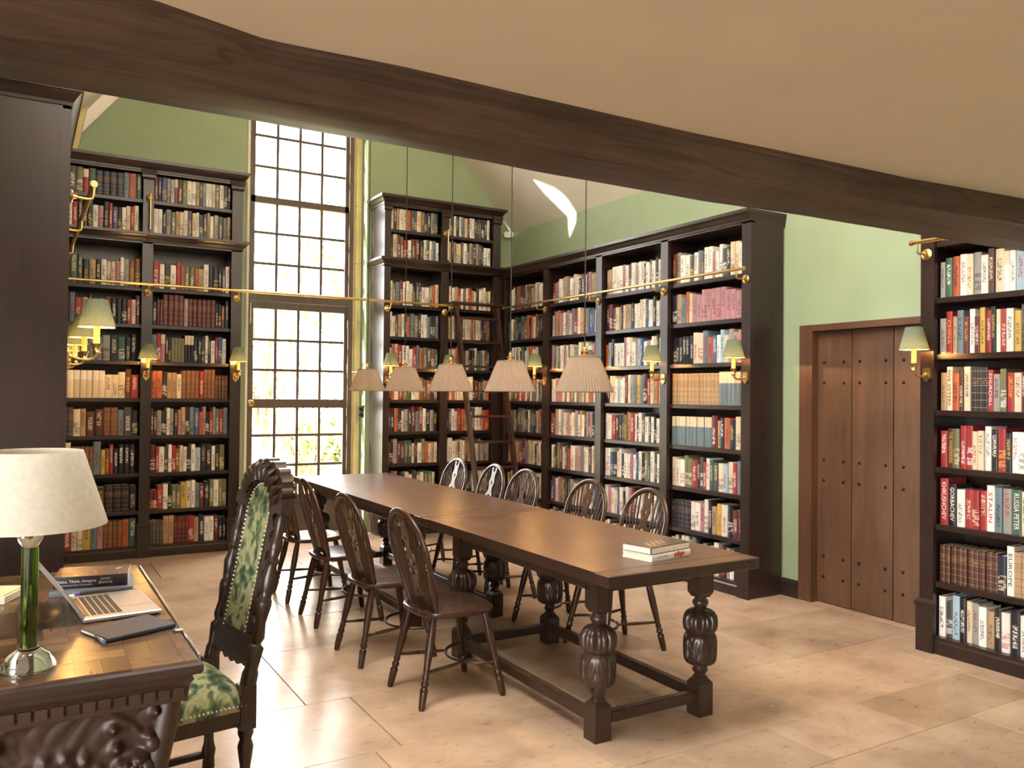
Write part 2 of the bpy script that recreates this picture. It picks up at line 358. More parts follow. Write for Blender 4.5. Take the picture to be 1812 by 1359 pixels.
# stone flags, courses run across the room
fr = random.Random(5)
COURSES = [-2.5, -1.8, -1.05, -.3, .4, 1.05, 1.65, 2.28, 2.65, 3.28, 3.93, 4.81, 5.5, 6.25, 7.15, 7.85, 8.55, 9.25]
FIXED = {2.28: [-.6, .4, 1.55, 2.43, 2.93, 3.56, 4.46], 2.65: [-.9, .3, 1.3, 2.1, 2.74, 3.25, 4.5], 3.28: [-.5, .45, 1.42, 2.4, 3.1, 3.85, 4.99], 3.93: [-.2, .7, 1.2, 2.44, 3.3, 4.3], 1.65: [-.3, .9, 1.9, 2.75, 3.9, 4.7]}
DARK = {(2.28, 2.43): (.80, .77, .75, 1), (2.28, 3.56): (.82, .77, .70, 1), (3.28, 3.85): (.84, .81, .78, 1), (2.65, 3.25): (1.0, .94, .89, 1)}
for ya, yb_ in zip(COURSES, COURSES[1:]):
    xs = FIXED.get(ya)
    if not xs:
        xs = []; x = XL1+fr.random()*.6
        while x < XW-.4: x += fr.uniform(.7, 1.3); xs.append(x)
    xs = [XL1-.15]+[x for x in xs if x < XW]+[XW+.28]
    for x, x1 in zip(xs, xs[1:]):
        h = fr.uniform(-.0015, .0008); g = .0013; cc = fr.choice(((1, .98, .96), (.97, .95, .94), (.93, .91, .9), (1, .97, .93), (.9, .88, .87)))
        o = MB().loft([(x+g, x1-g, ya+g, yb_-g, -.03), (x+g, x1-g, ya+g, yb_-g, h-.002), (x+g+.002, x1-g-.002, ya+g+.002, yb_-g-.002, h)]).build('flagstone', M_flag, floor)
        o.color = DARK.get((ya, x), cc+(1,))
# back wall with the tall window opening
wb = MB()
prof = [(XL2-.4, 0), (WX0, 0), (WX0, WTOP), (WX1, WTOP), (WX1, 0), (XW+.3, 0), (XW+.3, 3.0), (XRIDGE, 6.9), (XL2-.4, 3.0)]
wb.plate(prof, [], .25); wb.v = [(a, b+YB, c) for a, b, c in wb.v]
wall_back = struct(wb.build('wall_back', M_green))
# right wall with door opening
DY0, DY1, DZ = 3.23, 4.15, 1.985
wr = MB(); wr.plate([(-2.6, 0), (DY0-.02, 0), (DY0-.02, DZ), (DY1, DZ), (DY1, 0), (YB+.1, 0), (YB+.1, EAVE_R+.1), (-2.6, EAVE_R+.1)], [], .3)
wr.v = [(XW+b, a, c) for a, b, c in wr.v]; wall_right = struct(wr.build('wall_right', M_green))
# left wall of the high room (behind the left bookcase), its return, and the near left wall with a long unseen window, sized for its daylight
struct(B(XL2-.3, XL2, 4.42, YB+.1, 0, EAVE_L+.05).build('wall_left', M_green))
struct(B(XL1, XL2-.3, 4.6, 4.9, 0, 4.5).build('wall_return', M_green))
wl = MB(); wl.plate([(-2.6, 0), (4.9, 0), (4.9, 2.6), (-2.6, 2.6)], [[(-2.2, .3), (2.0, .3), (2.0, 2.1), (-2.2, 2.1)]], .3)
wl.v = [(XL1-b, a, c) for a, b, c in wl.v]; struct(wl.build('wall_near_left', M_cream))
wn = MB(); wn.plate([(XL1-.3, 0), (XW+.3, 0), (XW+.3, 2.6), (XL1-.3, 2.6)], [], .3)
wn.v = [(a, b-2.8, c) for a, b, c in wn.v]; struct(wn.build('wall_near', M_cream))
# low ceiling of the near room and the wall above the beam
struct(B(XL1-.3, XW+.3, -2.8, 2.16, ZC, ZC+.2).build('ceiling', M_cream))
wm_ = MB(); wm_.plate([(XL1-.3, 2.5), (XW+.3, 2.5), (XW+.3, 3.2), (XRIDGE, 6.9), (XL1-.3, 3.2)], [], .25)
wm_.v = [(a, b+2.04, c) for a, b, c in wm_.v]; struct(wm_.build('wall_above_beam', M_cream))
struct(B(XL1-.3, XL2-.3, 2.2, 4.9, 2.6, 2.8).build('ceiling_left_bay', M_cream))
struct(B(XL2-.32, XL2-.02, 2.2, 4.42, 2.6, EAVE_L+.05).build('wall_left_upper', M_green))
# vaulted ceiling slopes; the left one has unseen openings added for the light
sr = MB(); nrm = Vector((SLOPE, 0, 1)).normalized()*.15
q = [(XW+.05, 1.95, EAVE_R-.05*SLOPE), (XW+.05, YB+.02, EAVE_R-.05*SLOPE), (XRIDGE, YB+.02, ZR), (XRIDGE, 1.95, ZR)]
sr.add(q+[tuple(Vector(p)+nrm) for p in q], [(0, 1, 2, 3), (7, 6, 5, 4), (0, 4, 5, 1), (1, 5, 6, 2), (2, 6, 7, 3), (3, 7, 4, 0)])
struct(sr.build('ceiling_slope_right', M_cream))
def left_z(x): return EAVE_L+SL*(x-XL2)
def to_left_slope(p):
    # follow the sun backwards from p to the left roof slope
    p = Vector(p); k = -SUN; t = (left_z(p.x)-p.z)/(k.z-SL*k.x); r = p+k*t; return (r.x, r.y)
def on_plane(px, py, n, d0):
    r = ray(px, py); c = Vector((0, 0, CAMH)); t = (d0-n.dot(c))/n.dot(r); return c+r*t
nR = Vector((SLOPE, 0, 1)); dR = SLOPE*XW+EAVE_R
patch = [on_plane(px, py, nR, dR) for px, py in ((937, 317), (967, 328), (988, 337), (1003, 350), (1012, 365), (1022, 380))]
patch += [on_plane(px, py, Vector((1, 0, 0)), XW) for px, py in ((1019, 392), (1013, 407), (1007, 421), (1005, 400), (1005, 386))]
patch += [on_plane(px, py, nR, dR) for px, py in ((990, 370), (960, 340))]
hole = [to_left_slope(p) for p in patch]  # unseen slot cut to the sun patch's outline so sunlight draws it
outer = [(XL2-.1, 1.95), (XRIDGE, 1.95), (XRIDGE, YB+.6), (XL2-.1, YB+.6)]
added_roof_opening = [(.05, 2.35), (2.2, 2.35), (2.2, 3.35), (.05, 3.35)]  # unseen roof opening added so its sun bounces fill light into the room
loops = [outer, hole, added_roof_opening]; pts = [p for l in loops for p in l]; tri = tessellate_polygon([[Vector((a, b, 0)) for a, b in l] for l in loops]); n = len(pts)
sl = MB(); dn = Vector((-SL, 0, 1)).normalized()*.04
lo = [Vector((a, b, left_z(a))) for a, b in pts]; fs = [tuple(t) for t in tri]+[tuple(i+n for i in t)[::-1] for t in tri]; o_ = 0
for l in loops:
    fs += [(o_+i, o_+(i+1) % len(l), o_+(i+1) % len(l)+n, o_+i+n) for i in range(len(l))]; o_ += len(l)
sl.add(lo+[p+dn for p in lo], fs); struct(sl.build('ceiling_slope_left', M_cream))
# white verge band at the left of the gable and stone post of the left dormer
g = MB(); a = Vector((XL2, 0, left_z(XL2)))
g.add([(XL2, YB-.09, left_z(XL2)-.16), (XRIDGE, YB-.09, ZR-.16), (XRIDGE, YB-.09, ZR-.0), (XL2, YB-.09, left_z(XL2)-.0)]+[(XL2, YB, left_z(XL2)-.16), (XRIDGE, YB, ZR-.16), (XRIDGE, YB, ZR), (XL2, YB, left_z(XL2))],
      [(0, 1, 2, 3), (7, 6, 5, 4), (0, 4, 5, 1), (1, 5, 6, 2), (2, 6, 7, 3), (3, 7, 4, 0)])
struct(g.build('trim_1', M_white))
struct(B(WX0-.012, WX0+.012, YB-.012, YB+.01, 0, WTOP).build('trim_2', M_cream))
struct(MB().loft([(XW-.025, XW, 4.225, 4.386, 0), (XW-.025, XW, 4.225, 4.386, .11), (XW-.012, XW, 4.225, 4.386, .13)]).build('baseboard_right', M_case))
def on_y(px, py, y): r = ray(px, py); return Vector((0, 0, CAMH))+r*(y/r.y)
struct(MB().tube([on_y(158, 118, 8.28), on_y(150, 168, 8.28), on_y(138, 225, 8.28), on_y(128, 268, 8.28)], .04, 10).build('trim_9', M_stone))
# stone jamb of the tall window
sj = thing('trim_3', None, None); sj['kind'] = 'structure'
z = 0
while z < WTOP-.05:
    h = min(random.choice((.42, .55, .63)), WTOP-z)
    m = MB(); m.loft([(3.10, 3.19, YB+.15, YB+.25, z+.002), (3.10, 3.19, YB+.15, YB+.25, z+h-.002)])
    m.build('jamb_stone', M_stone, sj)
    MB().tube([(3.135, YB+.15, z+.002), (3.135, YB+.15, z+h-.002)], .022, 10).build('jamb_roll', M_stone, sj)
    z += h

# ------------------------------------------------------------------ old beam
def interp(x, pts):
    for (a, b), (c, d) in zip(pts, pts[1:]):
        if x <= c: return b+(d-b)*max(0, (x-a))/(c-a)
    return pts[-1][1]
def beam():
    r = random.Random(3); nx, seg = 160, 22; vs = []; fs = []
    x0, x1 = XL1-.1, XW-.0
    def nz(x, k): return sum(sin(x*f+k*1.7+p)*a for f, p, a in ((1.1, .3, .5), (2.7, 1.1, .3), (6.1, 2.2, .14), (13, k, .06)))
    for i in range(nx+1):
        t = i/nx; x = x0+(x1-x0)*t
        yf = interp(x, ((-2.4, 1.96), (-.05, 2.013), (.23, 2.068), (.46, 2.074), (.88, 2.10), (1.94, 2.048), (3.62, 1.896), (5.1, 1.80)))+.006*nz(x, 1)
        yk = interp(x, ((-2.4, 2.30), (0, 2.285), (.5, 2.285), (.96, 2.29), (2.2, 2.32), (4.28, 2.24), (5.1, 2.22)))+.004*nz(x, 5); zb = 2.2315+.005*nz(x*1.3, 2)
        yt = interp(x, ((-2.4, 1.9), (.24, 1.93), (.49, 2.0), (.83, 1.98), (1.9, 1.98), (3.7, 1.93), (5.1, 1.76)))+.006*nz(x*1.7, 7); yt = min(yt, yf-.004); zt = 2.49
        corner = [(yk, zt), (yk, zb+.02), (yk-.02, zb), ((yk+yf)/2, zb+.004*nz(x, 9)), (yf+.012, zb+.001), (yf, zb+.006), ((yf+yt)/2-.004+.004*nz(x, 3), zb+.06), (yt, ZC-.002), (yt, zt)]
        vs += [(x, a, b) for a, b in corner]
    n = 9
    for i in range(nx):
        for k in range(n): fs.append((i*n+k, i*n+(k+1) % n, (i+1)*n+(k+1) % n, (i+1)*n+k))
    fs += [tuple(range(n))[::-1], tuple(nx*n+k for k in range(n))]
    m = MB().add(vs, fs, True); o = m.build('ceiling_beam', M_beam)
    return tag(o, 'rough hewn dark oak beam crossing the room under the cream ceiling', 'beam')
beam()

# ------------------------------------------------------------------ bookcases
SH = [.10, .418, .757, 1.096, 1.432, 1.765, 2.10, 2.436]
TIER = SH+[2.925, 3.233]
CASES = {}
def bookcase(key, label, loc, rz, pil, shelves, top, D, cornices, ends=(0, 0), divs=True, plinth=.27):
    """local x along the front, y into the case, z up; pil = pilaster spans"""
    t = thing('bookcase', label, 'bookcase', loc, rz, 'dark oak library bookcases'); CASES[key] = (t, pil)
    U0, U1 = pil[0][0], pil[-1][1]
    B(U0+.02, U1-.02, D-.02, D, 0, top-.02).build('back_panel', M_case, t)
    for k, (a, b) in enumerate(pil):
        MB().cbox(a, b, 0, .035, 0, top-.03, .003).build('pilaster', M_case, t)
        c = (a+b)/2; e0, e1 = (c-.022, c+.022)
        if k == 0: e0, e1 = a+.001, b-.01
        if k == len(pil)-1: e0, e1 = a+.01, b-.001
        MB().box(e0, e1, .035, D-.02, 0, top-.03).build('side_panel' if k in (0, len(pil)-1) else 'divider', M_case, t)
        MB().loft([(a-.012, b+.012, -.02, .0, 0), (a-.012, b+.012, -.02, .0, plinth), (a-.018, b+.018, -.026, 0, plinth+.008), (a-.018, b+.018, -.026, 0, plinth+.022), (a-.004, b+.004, -.006, 0, plinth+.04)]).build('plinth_block', M_case, t)
        if top > 3.2:
            MB().loft([(a-.002, b+.002, -.004, .0, top-.17), (a-.012, b+.012, -.016, .0, top-.15), (a-.012, b+.012, -.016, 0, top-.13), (a-.022, b+.022, -.03, 0, top-.08)]).build('capital', M_case, t)
    for (a, b), (c, d) in zip(pil, pil[1:]):
        for z in shelves:
            if z < .2:
                MB().loft([(b, c, -.004, D-.02, 0), (b, c, -.004, D-.02, z-.03), (b, c, .004, D-.02, z-.02), (b, c, .004, D-.02, z)]).build('base_shelf', M_case, t)
            else:
                MB().cbox(b-.02, c+.02, .03, D-.02, z-.034, z, .003).build('shelf', M_case, t)
    for z0, z1, p in cornices:
        l, r = ends
        steps = [(0, 0), (.12, .0), (.14, .12), (.3, .16), (.42, .35), (.62, .62), (.74, .85), (.76, 1), (1, 1)]
        rect = [(U0-l*p*f, U1+r*p*f, -p*f, D, z0+(z1-z0)*s) for s, f in steps]
        MB().loft(rect).build('cornice', M_case, t)
    return t
CO_T = (3.47, 3.58, .06); CO_M = (2.83, 2.925, .055)
bookcase('LB', 'tall two-tier bookcase at the back wall left of the garden window', (0, 8.105, 0), 0,
         [(.147, .237), (.925, 1.015), (1.703, 1.80)], TIER, 3.58, .39, [CO_T, CO_M], (0, 1))
bookcase('MB', 'tall two-tier bookcase in the corner right of the garden window', (0, 8.105, 0), 0,
         [(3.245, 3.317), (3.906, 3.994), (4.55, 4.64)], TIER, 3.58, .39, [CO_T, CO_M], (1, .9))
B(4.642, 5.0, .002, .03, 0, 2.9).build('corner_post', M_case, CASES['MB'][0])
RBP = [(.06, .085)]+[(3.719-.919*i-.09, 3.719-.919*i) for i in (3, 2, 1, 0)]
bookcase('RB', 'long four-bay bookcase along the right wall beyond the plank door', (4.652, 8.10, 0), -pi/2, RBP, SH, 2.90, .366, [(2.80, 2.90, .055)], (0, .25))
bookcase('RB2', 'bookcase at the right edge, nearer than the plank door', (4.652, 3.03, 0), -pi/2, [(0, .085), (.645, .71)], SH, 2.90, .366, [(2.80, 2.90, .055)], (0, 0))
bookcase('LL', 'left wall bookcase showing only its dark end panel', (.185, 4.40, 0), pi/2, [(0, .09), (.919, 1.009), (1.838, 1.928), (2.757, 2.847), (3.55, 3.64)], SH, 2.92, .366, [(2.82, 2.92, .05)], (1, 0))

# ------------------------------------------------------------------ books
PAL = dict(w=(226, 218, 206), c=(214, 194, 160), t=(176, 140, 98), o=(186, 86, 42), y=(204, 164, 62), r=(160, 36, 38), m=(98, 28, 32), p=(176, 116, 124), v=(82, 60, 112), b=(58, 88, 142), n=(28, 34, 56),
           s=(98, 116, 126), g=(56, 90, 74), e=(112, 110, 72), q=(146, 140, 132), d=(70, 66, 66), k=(26, 25, 28), u=(124, 74, 40), h=(78, 42, 30), l=(150, 178, 194))
CNAME = dict(w='white', c='cream', t='tan', o='orange', y='yellow', r='red', m='maroon', p='dusty pink', v='purple', b='blue', n='navy', s='slate blue', g='dark green', e='olive', q='grey', d='charcoal', k='black', u='brown leather', h='dark brown', l='pale blue')
ROWS = {
 ('RB2', 0): ["h c r w k c s w t m w c k", "q g o w c+ q w h c w= w l m k", "q r t s m w m y r k w= r w y d# d#", "t c o h c k# k# k# r q e r c m w", "r h e r r c- c w k r k w w k m", "r+ k+ w r r r w s q g c k", "h# h# h# h# h# h# h# h# h# h# n w+ t# t# t#", "w d- l k c q w t- k w k w q"],
 ('RB', 3): ["m q w w d w s d w w p w w d k c c w c", "n t s o c p p p p p p p p p p w", "k k k k k n c c s o b w l c q p t q", "t# t# t# t# t# t# t# t# t# t# t# t# s= s= s= s= s= s=", "s= s= s= s= s= s= s= s= s= s= s= m t n o n c t", "c w w e e r k d r w g d c l c r s w", "n# n# n# n# w w p w k t y w k m- m-", "c w k w w q s k w q k w w r k q w k r w"],
 ('RB', 2): ["c t w w w w p w d w w q w w k w d w k c c", "m m m c t n c t q k w w c w b w w k w q s", "o l n w w w p w c w q l b w p w w c k w w", "k k c c w l w w m w q s y s n r c t o c", "w w r r k k d e o t r w k w d w k w k w r", "w w b k c w k w w p w b w k e g w k w w", "w p w c b w k w p m w w q w w k w q c", "w w k w d w r w q k w w c w k w w q w"],
 ('LB', 1): ["m n b t l r= d e w w t d q w w c e w d k", "w w n q e t c w d c w d d t w q d s t", "r+ w k w r# o e e o t w k n k v w", "n m# m# m#+ m#+ m#+ m#+ q m# m# m# m# m# m# k k m k", "s r p= k k e# e# e# e# k= k= k= k k d w k w r b w", "o o k t t c u# u# u# u# r u#+ u#+ u#+ h# h# h# h#", "h h q k w q k p t k s b o p k r q e r s", "m r w d w r u c w k w l k k w k e", "m- m- r w k e e y c w s m k e w e e", "d# d# d# d# t t m# m# m# m# r t n w w m k k"],
 ('LB', 0): ["d c d e r= g n# n# n# n# s o g", "q w w r k k k w p k r v k w c r c", "s u m g+ d k t k w c c p w q u u", "t t k s r t k d d m k k k r c m", "q q q k q q s q k g k k", "c= c= c= c= c= c= c= c= c c c h r", "c d# d# c t h h u# u# s d k", "h- h- c+ u# u# u# u# u# s+ y u r n k k k", "n n v v s e h k# k# k# k", "w p r c c y s p u# u# u# u# o g"],
}
TITLES = {('RB2', 0, 2, 1): ('CHINA', 'y'), ('RB2', 0, 3, 1): ('FIVE SISTERS', 'k'), ('RB2', 0, 3, 8): ('CHURCHILL', 'w'), ('RB2', 0, 4, 1): ('THE WHISPERERS', 'y'),
          ('RB2', 0, 5, 0): ('KHRUSHCHEV', 'w'), ('RB2', 0, 5, 1): ('GORBACHEV', 'w'), ('RB2', 0, 5, 6): ('STALIN', 'r'), ('RB2', 0, 5, 9): ('RUSSIA PETER', 'w'), ('RB2', 0, 6, 11): ('EUROPE', 'k'),
          ('LB', 1, 2, 11): ('NAPOLEON', 'w'), ('LB', 1, 1, 14): ('Nelson', 'k'), ('LB', 0, 3, 11): ('Strong', 'w'), ('LB', 1, 7, 5): ('AUSTRIA', 'w')}
TITLES.pop(('LB', 1, 7, 5))
ORD = ['first', 'second', 'third', 'fourth', 'fifth', 'sixth', 'seventh', 'eighth', 'ninth', 'tenth', 'eleventh', 'twelfth', 'thirteenth', 'fourteenth', 'fifteenth', 'sixteenth', 'seventeenth', 'eighteenth', 'nineteenth', 'twentieth', 'twenty-first', 'twenty-second', 'twenty-third', 'twenty-fourth']
WHERE = {('RB2', 0): 'bookcase right of the plank door', ('RB', 3): 'long bookcase bay nearest the door', ('RB', 2): 'long bookcase second bay from door',
         ('RB', 1): 'long bookcase third bay from door', ('RB', 0): 'long bookcase bay in the corner',
         ('LB', 1): 'left bookcase bay beside the window', ('LB', 0): 'left bookcase bay beside the dark panel',
         ('MB', 0): 'corner bookcase bay beside the window', ('MB', 1): 'corner bookcase bay behind the ladder'}
br = random.Random(21)
def book_geo(w, h, d, seed):
    """cover (U section with rounded spine) and page block; returns verts, faces, suv per vertex, n of cover faces"""
    t = min(.0035, w*.15); b = min(.008, w*.22); sp = [(w*(.5-.5*cos(pi*k/6)), b*(1-sin(pi*k/6))) for k in range(7)]
    out = [(0, d)]+sp+[(w, d), (w-t, d), (w-t, b+.003), (t, b+.003), (t, d)]
    us = [-1]+[max(.001, k/6) for k in range(7)]+[2, 2, 2, -1, -1]
    n = len(out); vs = [(x, y, 0) for x, y in out]+[(x, y, h) for x, y in out]
    suv = [(u, 0, seed) for u in us]+[(u, 1, seed) for u in us]
    fs = [(i, (i+1) % n, (i+1) % n+n, i+n) for i in range(n)]
    # end caps as quads/tris
    for z, fl in ((0, 1), (n, 0)):
        cap = [(0, 1, 11, 12), (1, 2, 3, 11), (3, 4, 5, 11), (5, 10, 11), (5, 6, 7, 10), (7, 8, 9, 10)]
        fs += [tuple(z+i for i in (c[::-1] if fl else c)) for c in cap]
    nc = len(fs); p = len(vs); e = .004
    for z in (e, h-e):
        for x, y in ((t, b+.003), (w-t, b+.003), (w-t, d-e), (t, d-e)): vs.append((x, y, z)); suv.append((-1, 0, seed))
    fs += [(p+3, p+2, p+1, p), (p+4, p+5, p+6, p+7), (p, p+1, p+5, p+4), (p+1, p+2, p+6, p+5), (p+2, p+3, p+7, p+6), (p+3, p, p+4, p+7)]
    return vs, fs, suv, nc
def set_attr(me, name, kind, vals):
    a = me.attributes.new(name, kind, 'POINT'); flat = [c for v in vals for c in v]
    a.data.foreach_set('color' if 'COLOR' in kind else 'vector', flat)
def jit(c, s=.1):
    g_ = sum(c)/3; c = tuple(g_+(x-g_)*.86 for x in c)
    f = 1+br.uniform(-s, s); return tuple(max(0, min(1, x*f)) for x in lin(c)[:3])
specs = []
def fill(key, bay, rows, shelves, cap_z):
    t, pil = CASES[key]; a, b = pil[bay][1]+.006, pil[bay+1][0]-.006
    T = Matrix.Translation(t.location) @ Matrix.Rotation(t.rotation_euler.z, 4, 'Z')
    for ri, row in enumerate(rows):
        z = shelves[len(shelves)-1-ri]; room = cap_z[len(shelves)-1-ri]-z-.012
        toks = row.split(); ws = [br.uniform(.75, 1.3)*(1.25 if '+' in k else 1)*(.95 if '#' in k or '=' in k else 1) for k in toks]
        if (key, bay) in (('RB', 3), ('LB', 1)) or True:
            for i in range(1, len(toks)):
                if toks[i] == toks[i-1]: ws[i] = ws[i-1]*br.uniform(.97, 1.03)
        full = .985 if br.random() < .8 else .95
        k_ = (b-a)*full/sum(ws); x = a; ph = None
        for i, (tok, w) in enumerate(zip(toks, ws)):
            c = tok[0]; w = w*k_
            h = br.uniform(.208, .262)
            if i and toks[i] == toks[i-1] and ('#' in tok or '=' in tok or br.random() < .6) and ph: h = ph*br.uniform(.995, 1.005)
            ph = h
            if '+' in tok: h *= 1.12
            if '-' in tok: h *= .84
            h = min(h, room); style = .25 if '=' in tok else .5 if '#' in tok else (.75 if br.random() < .22 else 0.0)
            cc = PAL[c]; dark = sum(cc) < 300
            if '=' in tok: tc_ = PAL['c'] if c not in 'c' else PAL['w']
            elif '#' in tok: tc_ = (150, 112, 64) if dark else (120, 80, 44)
            else: tc_ = PAL[br.choice('wwcy')] if dark else PAL[br.choice('kkdnrm')]
            key5 = (key, bay, ri, i)
            if key5 in TITLES: style = .125001 if False else .0; tc_ = cc
            dd = br.uniform(.145, .185); off = .045+br.uniform(0, .012)
            lean = (br.choice((-1, 1))*br.uniform(.0, .02)) if br.random() < .1 else 0
            M = T @ Matrix.Translation((x, off, z+.0005))
            ctr = M @ Vector((w/2, 0, h/2)); px, py, dep = project(ctr)
            nrm = (T.to_3x3() @ Vector((0, -1, 0))); view = (Vector((0, 0, CAMH))-ctr).normalized()
            area = w*h*max(0, nrm.dot(view))/dep**2
            vis = 125 < px < 1806 and py < 1340 and py > 175+(px-141)*.172
            if key == 'RB2' and px > 1812: vis = False
            if key == 'RB' and z < .2 and bay < 3: vis = False
            if key == 'LB' and bay == 0 and z < .45 and px < 190: vis = False
            specs.append(dict(M=M, w=w, h=h, d=dd, c=c, cov=jit(cc)+(style,), ttl=tuple(lin(tc_)[:3])+(1,), area=area if vis else 0, key=key5, n=len(shelves)-ri, pos=i, rz=t.rotation_euler.z, tok=tok))
            x += w+.0006
def rand_row(r, pal, n): return ' '.join(r.choice(pal)+('#' if r.random() < .04 else '') for _ in range(n))
rr_ = random.Random(8); light = 'wwwwwccccqqtkkdsnrmpbpeyo'; mixed = 'wwwccctktkddqnrmougse'
CAPS = {False: [z-.034 for z in SH[1:]]+[2.80], True: [z-.034 for z in TIER[1:8]]+[2.83, 3.199, 3.47]}
for bay in range(4):
    fill('RB', bay, ROWS.get(('RB', bay)) or [rand_row(rr_, mixed if bay == 0 else light, rr_.randint(19, 23)) for _ in SH], SH, CAPS[False])
fill('RB2', 0, ROWS[('RB2', 0)], SH, CAPS[False])
for bay in range(2): fill('LB', bay, ROWS[('LB', bay)], TIER, CAPS[True])
for bay in range(2): fill('MB', bay, [rand_row(rr_, mixed+'wwc', rr_.randint(13, 17)) for _ in TIER], TIER, CAPS[True])
specs.sort(key=lambda s: -s['area'])
NIND = 294
def text_mesh(txt, size, mat, M=None, ext=.0004, align='CENTER', maxlen=None, maxh=None, shear=0):
    cu = bpy.data.curves.new('lettering', 'FONT'); cu.body = txt; cu.size = size; cu.extrude = ext; cu.align_x = align; cu.align_y = 'CENTER'; cu.resolution_u = 2; cu.shear = shear
    ob = bpy.data.objects.new('tmp', cu); COL.objects.link(ob); bpy.context.view_layer.update()
    me = bpy.data.meshes.new_from_object(ob.evaluated_get(bpy.context.evaluated_depsgraph_get())); bpy.data.objects.remove(ob); bpy.data.curves.remove(cu)
    xs = [v.co.x for v in me.vertices]; ys = [v.co.y for v in me.vertices]
    sx = maxlen/(max(xs)-min(xs)) if maxlen else 1; sy = maxh/(max(ys)-min(ys)) if maxh else sx
    me.transform(Matrix.Diagonal((sx, sy, 1, 1)))
    if M: me.transform(M)
    me.materials.clear(); me.materials.append(mat); return me
TM = {k: plain('lettering_'+CNAME[k].replace(' ', '_'), PAL[k], .5, var=.02) for k in 'wkyr'}
seen = set()
for s in specs[:NIND]:
    vs, fs, suv, nc = book_geo(s['w'], s['h'], s['d'], br.random())
    me = bpy.data.meshes.new('book'); me.from_pydata(vs, [], fs); me.materials.append(M_book); me.materials.append(M_paper)
    for p in me.polygons[nc:]: p.material_index = 1
    set_attr(me, 'cov', 'FLOAT_COLOR', [s['cov']]*len(vs)); set_attr(me, 'ttl', 'FLOAT_COLOR', [s['ttl']]*len(vs)); set_attr(me, 'suv', 'FLOAT_VECTOR', suv)
    o = link('book', me); o.location = s['M'].translation; o.rotation_euler.z = s['rz']
    sh = s['n']; up_ = ORD[sh-1]; wh = WHERE[s['key'][:2]]
    kind = 'banded ' if '#' in s['tok'] and s['c'] != 'u' else 'two-tone ' if '=' in s['tok'] else ''
    tag(o, f"{kind}{CNAME[s['c']]} book, {ORD[s['pos']]} from left, {up_} shelf up, {wh}", 'book', 'books on the library shelves')
    if s['key'] in TITLES:
        txt, tc_ = TITLES[s['key']]; seen.add(s['key'])
        mm = Matrix.Translation((s['w']/2, -.0006, s['h']*.52)) @ Matrix.Rotation(pi/2, 4, 'X') @ Matrix.Rotation(-pi/2, 4, 'Z')
        L_ = s['h']*min(.8, .09*len(txt)+.12)
        tag(link('title', text_mesh(txt, .02, TM[tc_], mm, maxlen=L_, maxh=s['w']*.5), o), f'{CNAME[tc_]} lettering on the spine')
V, F, CV, TT, SU, MI = [], [], [], [], [], []
for s in specs[NIND:]:
    if s['key'][0] == 'RB2' and False: continue
    vs, fs, suv, nc = book_geo(s['w'], s['h'], s['d'], br.random()); o = len(V)
    V += [tuple(s['M'] @ Vector(v)) for v in vs]; F += [tuple(i+o for i in f) for f in fs]; CV += [s['cov']]*len(vs); TT += [s['ttl']]*len(vs); SU += suv; MI += [0]*nc+[1]*(len(fs)-nc)
me = bpy.data.meshes.new('shelved_books'); me.from_pydata(V, [], F); me.materials.append(M_book); me.materials.append(M_paper); me.polygons.foreach_set('material_index', MI)
set_attr(me, 'cov', 'FLOAT_COLOR', CV); set_attr(me, 'ttl', 'FLOAT_COLOR', TT); set_attr(me, 'suv', 'FLOAT_VECTOR', SU)
tag(link('shelved_books', me), 'many smaller spines filling the farther shelves of the dark bookcases', 'books', kind='stuff')

# ------------------------------------------------------------------ garden window and glazed door
WY = 8.70
def hbar(z0, z1, x0, x1, par, name, y0=WY-.03, y1=WY+.03): return MB().cbox(x0, x1, y0, y1, z0, z1, .003).build(name, M_frame, par)
w1 = struct(thing('window_1', None, None)); d2 = struct(thing('door_2', None, None))
COLS = [2.048, 2.279, 2.517, 2.756, 3.012]
for x0, x1 in ((1.945, 2.0), (3.05, 3.098)): MB().cbox(x0, x1, WY-.06, WY+.06, 0, WTOP, .006).build('window_frame', M_frame, w1)
hbar(2.44, 2.528, 2.0, 3.05, w1, 'transom', WY-.055, WY+.05)
hbar(3.457, 3.528, 2.0, 3.05, w1, 'transom')
def lights(par, zs, x0, x1):
    for z in zs[1:-1]: MB().cbox(x0, x1, WY-.011, WY+.011, z-.014, z+.014, .004).build('glazing_bar', M_frame, par)
    for x in COLS[1:-1]: MB().cbox(x-.014, x+.014, WY-.010, WY+.010, zs[0], zs[-1], .004).build('glazing_bar', M_frame, par)
    for a, b in zip(zs, zs[1:]):
        for c, d in zip(COLS, COLS[1:]): MB().box(c+.008, d-.008, WY-.002, WY+.002, a+.008, b-.008).build('pane', M_pane, par)
lights(w1, [2.528, 2.835, 3.155, 3.457], 2.04, 3.02); lights(w1, [3.528, 3.842, 4.162, 4.48, 4.79, 5.05], 2.04, 3.02)
hbar(5.05, WTOP, 2.0, 3.05, w1, 'head')
for x0, x1 in ((2.0, 2.048), (3.012, 3.05)): hbar(2.528, WTOP, x0, x1, w1, 'sash_stile')
for x0, x1 in ((2.003, 2.048), (3.012, 3.047)): hbar(.015, 2.435, x0, x1, d2, 'stile')
hbar(2.362, 2.435, 2.048, 3.012, d2, 'top_rail'); hbar(1.334, 1.428, 2.048, 3.012, d2, 'lock_rail')
lights(d2, [1.428, 1.73, 2.043, 2.362], 2.04, 3.02); lights(d2, [.425, .7376, 1.05, 1.334], 2.04, 3.02)
hbar(.34, .425, 2.048, 3.012, d2, 'bottom_rail'); hbar(.015, .10, 2.048, 3.012, d2, 'bottom_rail')
